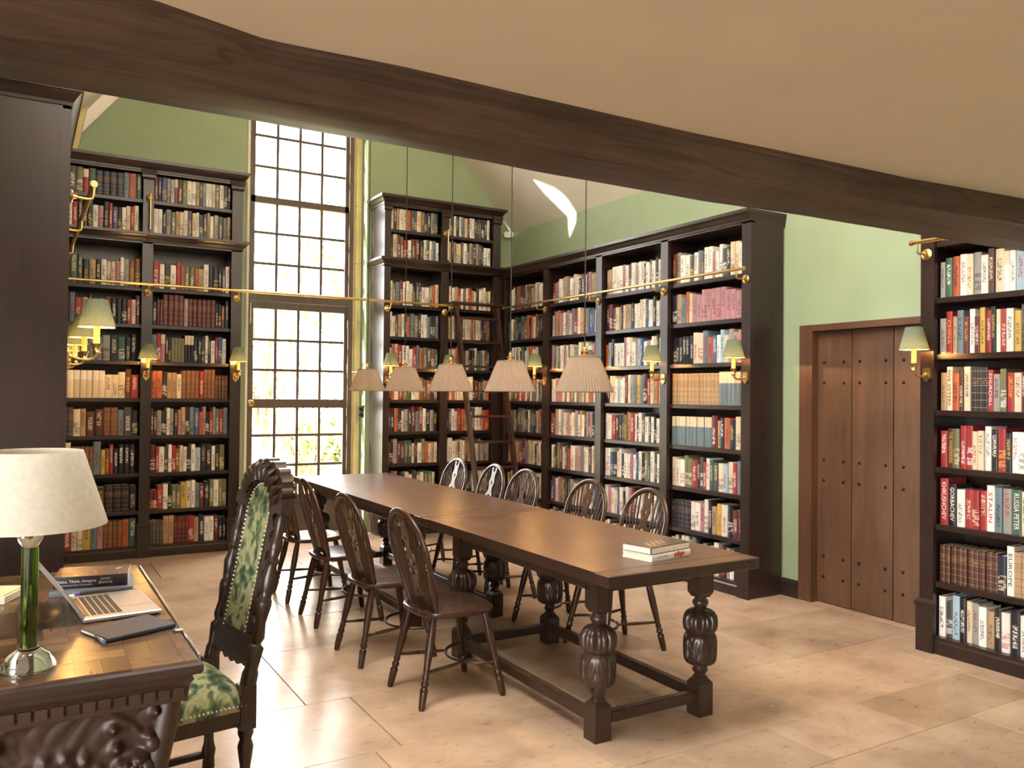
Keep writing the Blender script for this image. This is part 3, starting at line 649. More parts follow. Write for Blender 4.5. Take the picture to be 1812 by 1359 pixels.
MB().loft([(2.048, 3.012, WY-.012, WY+.012, .10), (2.048, 3.012, WY-.012, WY+.012, .34)]).build('kick_panel', M_frame, d2)
h = MB().lathe([(.0, -.012), (.034, -.012), (.036, -.006), (.036, .0), (.028, .004), (.0, .004)], 20)
h.v = [(2.03+a, WY-.035-c, 1.385+b) for a, b, c in h.v]; ho = h.build('knob_rose', M_brass, d2)
k = MB().tube([(2.03+.024*cos(2*pi*i/20), WY-.055, 1.385+.024*sin(2*pi*i/20)) for i in range(20)], .005, 6, closed=True); k.build('ring_handle', M_brass, d2)
for z in (.35, 1.25, 1.72, 2.2): MB().tube([(3.052, WY-.04, z), (3.052, WY-.04, z+.09)], .008, 8).build('hinge', M_brass, d2)
MB().tube([(2.012, WY-.045, 2.2), (2.012, WY-.045, 2.42)], .006, 8).build('bolt', M_brass, d2)
struct(B(1.94, 3.2, 8.5, 8.75, -.011, .012).build('trim_4', M_stone))

# ------------------------------------------------------------------ plank door
XD = XW+.05
def on_x(px, py, x): r = ray(px, py); t = x/r.x; return Vector((0, 0, CAMH))+r*t
d1 = struct(thing('door_1', None, None)); struct(B(XW+.3, XW+.36, 2.8, 4.5, -.1, 2.3).build('wall_hall', M_case))  # unseen panel added behind the door to stop sky light leaking in
seams = [on_x(1444, 800, XD).y, on_x(1507, 800, XD).y, on_x(1581, 800, XD).y, DY0-.0]
studs_px = [(1457.8, 1492.5), (1520.7, 1567), (1598.5, None)]
stud = MB().ball((0, 0, 0), (.008, .012, .012), 8, 5).mesh('stud', M_iron)
zrows = [on_x(1457, py, XD).z for py in (641.5, 678, 814, 850, 984, 1020)]
for i in range(3):
    a, b = seams[i+1]+.002, seams[i]-.002
    pl = MB().cbox(XD, XD+.04, a+.002, b-.002, .002, DZ+.012, .005).build('plank', M_door, d1)
    ys = [on_x(p, 800, XD).y for p in studs_px[i] if p] + ([3.26] if i == 2 else [])
    for z in zrows:
        for y_ in ys:
            link('stud', stud, pl, (XD, y_, z))
for (y0_, y1_, z0_, z1_) in ((DY1-.04, 4.225, 0, 2.035), (DY0-.12, DY0+.005, 0, 2.035)):
    MB().loft([(XW-.02, XW+.06, y0_, y1_, z0_), (XW-.02, XW+.06, y0_, y1_, z1_)]).build('door_post', M_doorframe, d1)
MB().cbox(XW-.02, XW+.06, DY0+.006, DY1-.041, DZ, 2.035, .004).build('lintel', M_doorframe, d1)

# ------------------------------------------------------------------ brass rails
def bracket(par, P, out, railp):
    """rosette on the pilaster at P and a hooked arm up to the rail"""
    P = Vector(P); out = Vector(out); railp = Vector(railp)
    z = out.to_track_quat('Z', 'Y').to_matrix().to_4x4(); z.translation = P
    m = MB().lathe([(0, 0), (.032, 0), (.034, .006), (.026, .012), (.014, .014), (.010, .03), (0, .032)], 18); m.v = [tuple(z @ Vector(v)) for v in m.v]
    b = m.build('rosette', M_brass, par)
    a = P+out*.03; e = railp; mid = Vector((e.x, e.y, a.z-.005))
    pts = [a+(mid-a)*t for t in (0, .4, .75)]+[mid+(a-mid)*.06+Vector((0, 0, .006)), mid+(e-mid)*.4, e]
    MB().tube(pts, .006, 8).build('hook', M_brass, par)
def rail(label, p0, p1, brs):
    t = thing('brass_rail', label, 'rail', (0, 0, 0), 0, 'brass ladder rails')
    MB().tube([p0, p1], .0125, 12).build('rod', M_brass, t)
    for P, out in brs:
        rp = Vector(P)+Vector(out)*.10; bracket(t, P, out, (rp.x, rp.y, p0[2]-.005))
    for p, q_ in ((p0, p1), (p1, p0)):
        e = (Vector(p)-Vector(q_)).normalized()
        MB().tube([Vector(p)-e*.002, Vector(p)+e*.01], .0165, 12).build('end_cap', M_brass, t)
    return t
rail('long brass rail crossing in front of the garden window', (.25, 8.0, 2.45), (4.06, 8.0, 2.45), [((x, 8.103, 2.386), (0, -1, 0)) for x in (.97, 1.752, 3.281, 3.95)])
rail('brass rail along the long right wall bookcase', (4.55, 7.86, 2.445), (4.55, 4.36, 2.445), [((4.65, 8.1-(a+b)/2, 2.38), (-1, 0, 0)) for a, b in RBP[1:]])
rail('short brass rail under the beam at the right edge', (4.55, 3.02, 2.425), (4.55, 2.36, 2.425), [((4.65, 2.988, 2.362), (-1, 0, 0))])
rail('brass rail end jutting past the dark left panel', (.287, 4.42, 2.485), (.287, 7.9, 2.485), [((.187, 4.40+.045+.919*i, 2.42), (1, 0, 0)) for i in range(4)])
for x, nm in ((.975, 'left'), (3.955, 'right')):
    t = thing('hanging_rod', f'short upright brass rod on the upper bookcase {nm} of the window', 'rod', (x, 8.10, 3.24), 0, 'upright brass rods')
    m = MB().lathe([(0, 0), (.03, 0), (.032, .006), (.02, .012), (.012, .03), (0, .032)], 18); m.v = [(a, -c, b) for a, b, c in m.v]; m.build('rosette', M_brass, t)
    MB().tube([(.006, -.04, .03), (.006, -.04, -.29)], .0085, 10).build('rod', M_brass, t)
    MB().ball((.006, -.04, .032), .011).build('finial', M_brass, t)

# ------------------------------------------------------------------ wall sconces
WARM = (1.0, .50, .15)
def pleat(n, a): return lambda t, r, z: r*(1+a*(1 if int(round(t*n/pi)) % 2 else -1))
def lamp_light(name, par, loc, e, rad=.012, c=WARM):
    l = bpy.data.lights.new(name, 'POINT'); l.energy = e; l.color = c; l.shadow_soft_size = rad
    o = link(name, l, par, loc); return o
def make_sconce():
    t = thing('wall_sconce', 'x', 'wall lamp', group='candle sconces with green pleated shades')
    m = MB(); out = [(-.02, .04), (.02, .04), (.025, .02), (.025, -.02), (.0, -.05), (-.025, -.02), (-.025, .02)]
    m.plate(out, [], .008); m.v = [(a, b-.008, c) for a, b, c in m.v]; m.build('back_plate', M_brass, t)
    MB().ball((0, -.014, 0), .012).build('boss', M_brass, t)
    MB().tube([(0, -.014, 0), (0, -.05, -.012), (0, -.09, -.014), (0, -.115, -.004), (0, -.125, .02)], .006, 8).build('arm', M_brass, t)
    MB().lathe([(0, .012), (.012, .012), (.02, .022), (.014, .03), (.016, .045), (.024, .058), (.026, .064), (.0, .064)], 16, (0, -.125)).build('drip_cup', M_brass, t)
    MB().lathe([(.0, .064), (.0145, .064), (.0145, .150), (.0, .150)], 16, (0, -.125)).build('candle', M_candle, t)
    n = 36; prof = [(.082, .143), (.080, .147), (.048, .272), (.047, .276)]
    MB().lathe(prof, 2*n, (0, -.125), mod=pleat(n, .018), cap=False).build('shade', M_shade_s, t)
    MB().lathe([(.0, .152), (.008, .154), (.011, .166), (.006, .182), (0, .19)], 12, (0, -.125)).build('bulb', M_bulb, t)
    MB().tube([(.047*cos(a), -.125+.047*sin(a), .27) for a in (0, pi)], .002, 6).build('shade_ring', M_brass, t)
    lamp_light('sconce_light', t, (0, -.125, .152), 34)
    return t
sc0 = make_sconce(); used = False
def put_sconce(loc, rz, label):
    global used
    o = copy_tree(sc0) if used else sc0; used = True; o.location = loc; o.rotation_euler.z = rz; o['label'] = label
for x, lb in ((.97, 'green pleated wall sconce on the middle pilaster left of the window'), (1.752, 'green pleated wall sconce on the pilaster touching the window'), (3.281, 'green pleated wall sconce just right of the garden window'), (3.95, 'green pleated wall sconce hidden behind the middle pendant lamp')):
    put_sconce((x, 8.104, 1.64), 0, lb)
for (a, b), lb in zip(RBP[1:], ('green pleated wall sconce near the ladder on the long bookcase', 'green pleated wall sconce behind the nearest pendant lamp', 'green pleated wall sconce between the two right bays of the long bookcase', 'green pleated wall sconce at the door end of the long bookcase')):
    put_sconce((4.651, 8.1-(a+b)/2, 1.645), -pi/2, lb)
put_sconce((4.651, 2.988, 1.645), -pi/2, 'large green pleated wall sconce right of the plank door')
for i, lb in enumerate(('nearest and largest green sconce beside the dark left panel', 'second green sconce peeping past the dark left panel', 'third green sconce mostly hidden by the dark left panel', 'farthest green sconce mostly hidden by the dark left panel')):
    put_sconce((.186, 4.40+.045+.919*i, 1.66), pi/2, lb)

# ------------------------------------------------------------------ pendants
def make_pendant():
    t = thing('pendant_lamp', 'x', 'pendant lamp', group='pendant lamps over the library table')
    n = 60; MB().lathe([(.149, 0), (.148, .004), (.147, .008), (.079, .176), (.078, .18)], 2*n, mod=pleat(n, .02), cap=False).build('shade', M_shade_p, t)
    MB().tube([(.149*cos(2*pi*i/40), .149*sin(2*pi*i/40), .002) for i in range(40)], .003, 6, closed=True).build('lower_trim', M_shade_p, t)
    MB().tube([(.078*cos(2*pi*i/32), .078*sin(2*pi*i/32), .18) for i in range(32)], .003, 6, closed=True).build('upper_trim', M_shade_p, t)
    MB().lathe([(0, .178), (.03, .178), (.032, .184), (.012, .19), (.02, .2), (.022, .207), (.008, .214), (.01, .222), (.005, .23), (0, .231)], 18).build('finial', M_brass, t)
    for a in range(3): MB().tube([(0, 0, .18), (.078*cos(a*2.094), .078*sin(a*2.094), .178)], .0025, 6).build('spider_arm', M_brass, t)
    MB().lathe([(0, .178), (.014, .17), (.014, .13), (.0, .128)], 12).build('lamp_holder', M_brass, t)
    MB().lathe([(0, .128), (.012, .122), (.024, .095), (.02, .075), (0, .066)], 14).build('bulb', M_bulb, t)
    MB().tube([(0, 0, .23), (0, 0, 4.84)], .0035, 6).build('flex', M_cord, t)
    MB().lathe([(0, 4.80), (.05, 4.81), (.05, 4.83), (.0, 4.85)], 16).build('ceiling_rose', M_brass, t)
    lamp_light('pendant_light', t, (0, 0, .05), .12, .02)
    return t
p0_ = make_pendant()
for i, (yy, lb) in enumerate(((3.469, 'nearest and largest of the five taupe pendant lamps'), (4.22, 'second nearest taupe pendant lamp above the long table'), (5.01, 'middle taupe pendant lamp of the row of five'), (5.785, 'second farthest taupe pendant lamp above the long table'), (6.565, 'farthest and smallest taupe pendant lamp beside the window stone'))):
    o = p0_ if i == 0 else copy_tree(p0_); o.location = (2.49, yy, 1.517); o['label'] = lb

# ------------------------------------------------------------------ refectory tables
def bulb_mod(t, r, z):
    if .39 < z < .50:      # gadrooned lobes with grooves between
        e = sin(pi*(z-.39)/.11); return r*(1+.05*e-.16*e*abs(cos(4*t))**10-.07*e*abs(cos(8*t))**14)
    if .235 < z < .385:    # carved leaves
        e = sin(pi*(z-.235)/.15); q = abs((4*t/pi) % 2-1); f = (q*2.2+(z-.235)*16) % 1
        return r*(1+.02*e-.10*e*(1 if f < .22 else .45 if f < .34 else 0)-.08*e*(1 if q > .93 else 0))
    return r
LEGP = [(.03, .165), (.036, .175), (.028, .184), (.024, .19), (.033, .2), (.038, .211), (.03, .224), (.027, .23), (.056, .238), (.068, .245), (.074, .256), (.077, .272), (.078, .29), (.0785, .31), (.0785, .33), (.078, .35), (.076, .366), (.07, .379), (.065, .385), (.069, .391), (.077, .401), (.08, .414), (.0805, .43), (.0795, .447), (.076, .463), (.069, .477), (.056, .488), (.036, .497), (.026, .502), (.03, .51), (.038, .522), (.037, .534), (.028, .545), (.027, .55), (.036, .556)]
leg_turn = MB().lathe(LEGP, 128, mod=bulb_mod).mesh('turned_bulb', M_turn)
def table(label, y0, y1, ly0, ly1, x0=2.06, x1=2.925):
    t = thing('refectory_table', label, 'table', (0, 0, 0), 0, 'joined refectory tables')
    zt = .765; nb = 3; c = .0
    # top boards with breadboard ends
    e = .10
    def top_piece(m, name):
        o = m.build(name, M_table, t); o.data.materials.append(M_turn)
        for p_ in o.data.polygons: p_.material_index = 0 if p_.normal.z > .3 else 1  # shade on the board edges put in as a darker side material
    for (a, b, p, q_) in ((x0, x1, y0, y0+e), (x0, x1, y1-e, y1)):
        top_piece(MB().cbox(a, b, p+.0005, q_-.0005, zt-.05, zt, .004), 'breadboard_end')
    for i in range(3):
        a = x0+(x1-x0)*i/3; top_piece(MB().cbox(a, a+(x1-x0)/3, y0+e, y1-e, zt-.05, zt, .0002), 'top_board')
    lx0, lx1, lw = 2.145, 2.745, .085
    for a in (lx0, lx1):
        MB().cbox(a+.012, a+lw-.012, ly0+lw, ly1, zt-.122, zt-.051, .004).build('apron', M_turn, t)
        MB().cbox(a+.02, a+lw-.02, ly0+lw, ly1, .065, .115, .005).build('stretcher', M_turn, t)
    for p in (ly0, ly1):
        MB().cbox(lx0+lw, lx1, p+.012, p+lw-.012, zt-.122, zt-.051, .004).build('apron', M_turn, t)
        MB().cbox(lx0+lw, lx1, p+.02, p+lw-.02, .065, .115, .005).build('stretcher', M_turn, t)
        for a in (lx0, lx1):
            lg = MB().loft([(a, a+lw, p, p+lw, 0), (a, a+lw, p, p+lw, .15), (a+.015, a+lw-.015, p+.015, p+lw-.015, .17)]).build('leg', M_turn, t)
            link('carved_bulb', leg_turn, lg, (a+lw/2, p+lw/2, 0))
            MB().loft([(a+.012, a+lw-.012, p+.012, p+lw-.012, .553), (a, a+lw, p, p+lw, .575), (a, a+lw, p, p+lw, zt-.051)]).build('upper_block', M_turn, lg)
    return t
table('near refectory table with carved bulbous legs and two books on top', 2.69, 4.525, 2.885, 4.18)
table('far refectory table butted against the near one towards the window', 4.531, 7.2, 4.86, 6.80)

# ------------------------------------------------------------------ wheelback windsor chairs
def make_chair():
    t = thing('windsor_chair', 'x', 'chair', group='wheelback windsor chairs round the table')
    # seat
    ol = []
    for k in range(36):
        a = 2*pi*k/36; cx, sy = cos(a), sin(a); e = .62
        x = .205*math.copysign(abs(cx)**e, cx); y = .205*math.copysign(abs(sy)**e, sy); x *= 1+.06*(y/.2)
        ol.append((x, y))
    vs, fs = [], []
    lv = [(.90, .412, 0), (.985, .420, 0), (1, .43, 0), (.985, .442, 0), (.93, .446, 0), (.6, .436, 0), (.25, .434, 0)]
    for s_, z, _ in lv: vs += [(x*s_, y*s_, z) for x, y in ol]
    m = len(ol)
    for i in range(len(lv)-1):
        for k in range(m): fs.append((i*m+k, i*m+(k+1) % m, (i+1)*m+(k+1) % m, (i+1)*m+k))
    fs += [tuple(range(m))[::-1], tuple((len(lv)-1)*m+k for k in range(m))]
    MB().add(vs, fs, True).build('seat', M_chair, t)
    LP = [(.012, 0), (.015, .06), (.0165, .18), (.0175, .215), (.011, .235), (.0165, .26), (.0165, .285), (.0115, .31), (.0155, .34), (.0125, .38), (.0165, .55), (.0185, .72), (.0165, .9), (.013, 1)]
    feet = [(-.19, -.225), (.19, -.225), (-.205, .215), (.205, .215)]; tops = [(-.135, -.14), (.135, -.14), (-.145, .135), (.145, .135)]
    def lp(i, z): f_, t_ = feet[i], tops[i]; k = z/.418; return (f_[0]+(t_[0]-f_[0])*k, f_[1]+(t_[1]-f_[1])*k, z)
    LP = [(r_*1.15, t_) for r_, t_ in LP]
    for i in range(4): MB().turned(lp(i, 0), lp(i, .42), LP, 14).build('leg', M_chair, t)
    def lean(z): return -.135-(z-.44)*.27
    # bow
    side = [(.150+.058*sin(pi/2*k/9), .436+.29*k/9) for k in range(10)]
    arch_ = [(.208*cos(pi*k/28), .726+.195*sin(pi*k/28)) for k in range(1, 28)]
    pts = [(x, lean(z), z) for x, z in side+arch_+[(-x, z) for x, z in side[::-1]]]
    MB().tube(pts, .0185, 10, flat=.66, ref=(0, 1, .27)).build('bow', M_chair, t)
    def bow_z(x):
        best = None
        for p in [q_ for q_ in pts if q_[2] > .70]:
            if best is None or abs(p[0]-x) < abs(best[0]-x): best = p
        return best[2]
    for x in (.062, .088, .114, .138):
        for s_ in (-1, 1):
            z1 = bow_z(s_*x*1.32); MB().tube([(s_*x*.82, lean(.44), .436), (s_*x*1.0, lean(.6)-.004, .6), (s_*x*1.32, lean(z1), z1)], [.0055, .0062, .005], 8).build('spindle', M_chair, t)
    # pierced wheel splat
    R_ = [(.036, .445), (.034, .50), (.026, .545), (.032, .58), (.050, .61), (.056, .645), (.050, .68), (.030, .708), (.022, .73), (.026, .76), (.036, .79), (.028, .82), (.024, .84), (.032, .87), (.034, .912)]
    outl = R_+[(.012, .912), (.010, .87), (-.010, .87), (-.012, .912)]+[(-a, b) for a, b in R_[::-1]]
    holes = []
    for k in range(6):
        a = 2*pi*(k+.5)/6; c, w = .028, .0
        holes.append([(.013*cos(a), .645+.013*sin(a))]+[(.045*cos(a+d_), .645+.045*sin(a+d_)) for d_ in (-.36, -.12, .12, .36)])
    holes.append([(.010*cos(2*pi*k/8), .785+.016*sin(2*pi*k/8)) for k in range(8)])
    holes.append([(.008*cos(2*pi*k/6), .52+.018*sin(2*pi*k/6)) for k in range(6)])
    m = MB(); m.plate([(a*1.2, b) for a, b in outl], [[(a*1.2, b) for a, b in h_] for h_ in holes], .009); m.v = [(a, lean(c)-.0045+b, c) for a, b, c in m.v]; m.build('wheel_splat', M_chair, t)
    # crinoline stretcher
    z = .165; A, Bp = lp(2, z), lp(3, z); arc = []
    for k in range(21):
        a = pi*k/20; arc.append((A[0]*cos(a), A[1]-.165*sin(a), z))
    MB().tube(arc, .0085, 8).build('crinoline_stretcher', M_chair, t)
    for i, s_ in ((0, -1), (1, 1)):
        p = lp(i, z); e = arc[6] if s_ < 0 else arc[14]
        q_ = Vector(p)+(Vector(e)-Vector(p))*.6
        MB().tube([p, q_, e], [.0075, .0105, .006], 8).build('side_stretcher', M_chair, t)
    return t
ch0 = make_chair()
CH = [((1.875, 3.785), -90, 'nearest windsor chair on the left side of the table'), ((1.835, 4.50), -90, 'second nearest windsor chair on the left side of the table'), ((1.865, 5.35), -90, 'third windsor chair on the left side of the table'), ((1.875, 6.06), -90, 'windsor chair half hidden behind the carved armless chair'),
      ((3.065, 3.945), 90, 'nearest windsor chair on the right side of the table'), ((3.05, 4.52), 90, 'second nearest windsor chair on the right side of the table'), ((3.06, 5.36), 90, 'third windsor chair on the right, its bow catching the light'), ((3.07, 5.87), 90, 'fourth windsor chair on the right, its bow shining white'), ((3.07, 6.52), 90, 'farthest windsor chair on the right, its bow shining white')]
for i, ((x, y_), rz, lb) in enumerate(CH):
    o = ch0 if i == 0 else copy_tree(ch0); o.location = (x, y_, .001); o.rotation_euler.z = radians(rz+random.uniform(-2, 2)); o['label'] = lb

# ------------------------------------------------------------------ carved high-back chair
def carved_chair():
    ang = math.atan2(.37, -.049)-pi/2   # back runs along local x
    # local x from near post to far post, local y = backwards (away from the seat front)
    t = thing('carved_chair', 'tall carved chair with leafy tapestry back at the desk', 'chair', (.685, 3.235, 0), math.atan2(.37, -.049))
    W = .195; ys = -.0
    def ln(z): return -.20*max(0, z-.42)-.0        # recline: local -y is towards +x world
    post = [(.03, .44), (.026, .47), (.03, .5), (.021, .515), (.027, .54), (.027, .60), (.018, .615), (.023, .64), (.02, .70), (.024, .77), (.027, .79), (.018, .80), (.024, .83), (.026, .88), (.018, .93), (.022, .95), (.017, .965), (.021, 1.0), (.024, 1.03), (.015, 1.05), (.02, 1.07), (.014, 1.085), (.022, 1.11), (.014, 1.14), (.013, 1.17)]
    post = [(r_*(1.12 if i_ % 2 else .95), .44+(z_-.44)*.868) for i_, (r_, z_) in enumerate(post)]
    for s_ in (-1, 1):
        x = s_*W
        lg = MB().loft([(x-.028, x+.028, -.028, .028, .30), (x-.028, x+.028, -.028, .028, .455)]).build('post_block', M_turn, t)
        MB().tube([(x, ln(z), z) for r, z in post], [r for r, z in post], 16).build('turned_post', M_turn, t)
        MB().lathe([(.016, 0), (.024, .02), (.022, .06), (.027, .09), (.019, .12), (.018, .16), (.024, .2), (.028, .235), (.02, .26), (.028, .28), (.026, .302)], 16, (x, 0)).build('rear_leg', M_turn, t)
        MB().lathe([(.03, 0), (.03, .05), (.018, .065), (.017, .10), (.02, .14), (.028, .19), (.02, .21), (.027, .23), (.024, .25), (.02, .28), (.024, .32)], 16, (s_*(W+.02), .42)).build('front_leg', M_turn, t)
        MB().cbox(s_*(W+.008)-.014, s_*(W+.008)+.014, .028, .40, .315, .385, .004).build('seat_rail', M_turn, t)
        MB().cbox(s_*(W+.008)-.011, s_*(W+.008)+.011, .02, .40, .055, .085, .006).build('side_stretcher', M_turn, t)
    MB().cbox(-W-.02, W+.02, .40, .435, .315, .385, .004).build('seat_rail', M_turn, t)
    # front stretcher, carved scalloped arch
    o_ = [(-W+.0, .05)]+[(-W+2*W*k/24, .12+.06*sin(pi*k/24)+.012*abs(sin(k*pi/3))) for k in range(25)]+[(W, .05)]+[(W-2*W*k/12, .05+.035*sin(pi*k/12)) for k in range(1, 12)]
    m = MB(); m.plate(o_, [], .03); m.v = [(a, b+.41, c) for a, b, c in m.v]; m.build('carved_stretcher', M_turn, t)
    # cushion seat
    vs, fs = [], []; nx, ny = 20, 20
    for j in range(ny+1):
        for i in range(nx+1):
            u, v = -1+2*i/nx, j/ny; e = (1-abs(u)**4)*(1-abs(2*v-1)**4)
            vs.append((u*(W+.022+.012*v), -.005+v*.455, .40+.085*e**.6))
    for j in range(ny):
        for i in range(nx): a = j*(nx+1)+i; fs.append((a, a+1, a+nx+2, a+nx+1))
    n0 = len(vs); rim = [i for i in range(nx+1)]+[(j+1)*(nx+1)-1 for j in range(1, ny+1)]+[ny*(nx+1)+i for i in range(nx-1, -1, -1)]+[j*(nx+1) for j in range(ny-1, 0, -1)]
    vs += [(vs[i][0], vs[i][1], .37) for i in rim]; m_ = len(rim)
    for k in range(m_): fs.append((rim[k], n0+k, n0+(k+1) % m_, rim[(k+1) % m_]))
    fs.append(tuple(range(n0, n0+m_)))
    MB().add(vs, fs, True).build('seat', M_tap, t)
    nails = MB()
    for k in range(30):
        v = .01+.43*k/29
        for s_ in (-1, 1): nails.ball((s_*(W+.024+.012*v), v, .388), .005, 6, 4)
    # back: tapestry arch panel, carved surround, crest
    def arch(w, z0, z1, n=20): return [(w, z0)]+[(w*cos(pi*k/n), z1+w*sin(pi*k/n)*.95) for k in range(n+1)]+[(-w, z0)]
    def put(m, off): m.v = [(a, ln(c)+off+b, c) for a, b, c in m.v]; return m
    inner = arch(.107, .60, 1.045)
    m = MB(); m.plate(inner, [], .02); put(m, -.008).build('tapestry_back', M_tap, t)
    for a, b in zip(inner, inner[1:]):
        L = math.dist(a, b); q_ = max(1, int(L/.016))
        for k in range(q_): p = (a[0]+(b[0]-a[0])*k/q_, a[1]+(b[1]-a[1])*k/q_); nails.ball((p[0], ln(p[1])+.014, p[1]), .0045, 6, 4)
    no = nails.build('nail_heads', plain('pewter_nails', (206, 198, 180), .35, 1, var=.05), t); no['kind'] = 'stuff'
    wav = []
    for k in range(41): z = .56+.56*k/40; wav.append((.150+.014*sin(k*1.25)+.006*sin(k*2.7), z))
    outer_ = wav+[(-a, b) for a, b in wav[::-1]]
    m = MB(); m.plate(outer_, [arch(.105, .61, 1.04)[::-1]], .026); put(m, -.016).build('carved_surround', M_turn, t)
    crest = [(-.222, 1.055), (-.232, 1.075), (-.225, 1.11)]
    for k in range(41):
        a = pi-pi*k/40; crest.append(((.203+.011*abs(sin(k*.72)))*cos(a), 1.105+(.125+.014*abs(sin(k*.72)))*sin(a)))
    crest += [(.225, 1.11), (.232, 1.075), (.222, 1.055)]+[(.112*cos(pi*k/16), 1.055+.097*sin(pi*k/16)) for k in range(17)]
    m = MB(); m.plate(crest, [], .044); put(m, -.022); cr = m.build('crest', M_turn, t)
    for k in range(11):
        a = pi*(k+.5)/11; c, s_ = cos(a), sin(a)
        for off in (.024, -.024):
            MB().tube([(.125*c, ln(1.1)+off*.8, 1.065+.095*s_), (.165*c, ln(1.15)+off*1.2, 1.085+.125*s_), (.198*c, ln(1.2)+off, 1.1+.13*s_)], [.012, .019, .009], 8).build('carved_leaf', M_turn, cr)
    low = [(-W, .565)]+[(-W+2*W*k/24, .525-.022*sin(pi*k/24)-.010*abs(sin(k*pi/4))) for k in range(25)]+[(W, .565), (W, .61), (-W, .61)]
    m = MB(); m.plate(low, [], .03); put(m, -.015).build('carved_lower_rail', M_turn, t)
    return t
carved_chair()

# ------------------------------------------------------------------ writing desk
DX0, DX1, DYa, DYb, DZt = -.40, .44, 2.37, 3.80, .77
def relief(u, v):
    """carved end panel: lion mask, fruit swags and scrolls (u 0..1 across, v 0..1 up)"""
    h = 0
    def g(cx, cy, sx, sy, a): return a*math.exp(-((u-cx)/sx)**2-((v-cy)/sy)**2)
    c = .63
    h += g(c, .54, .085, .13, .035)                                     # face
    for k in range(16):
        a = 2*pi*k/16; h += g(c+.135*cos(a), .56+.19*sin(a), .026, .035, .024)+g(c+.19*cos(a+.2), .56+.25*sin(a+.2), .022, .03, .014)
    h += g(c, .50, .022, .06, .022)+g(c-.035, .60, .016, .02, -.016)+g(c+.035, .60, .016, .02, -.016)+g(c, .42, .05, .014, -.014)+g(c-.03, .45, .02, .02, .01)+g(c+.03, .45, .02, .02, .01)
    for s_ in (-1, 1):
        for k in range(10):
            t = k/9; h += g(c+s_*(.2+.16*t), .9-.3*sin(pi*t)+.05*t, .02, .026, .026)
            h += g(c+s_*(.22+.13*t), .36-.22*sin(pi*t), .016, .022, .016)
        for k in range(5): a = 2*pi*k/5; h += g(c+s_*.29+.03*cos(a), .70+.045*sin(a), .018, .024, .026)
        h += g(c+s_*.29, .70, .014, .02, .03)
    q = abs(((u-c)**2/.16+(v-.55)**2/.22)**.5-1)
    return 1.3*h+.012*math.exp(-(q/.05)**2)+.004*abs(sin(40*u+5*sin(9*v)))*abs(sin(26*v+3*sin(13*u)))
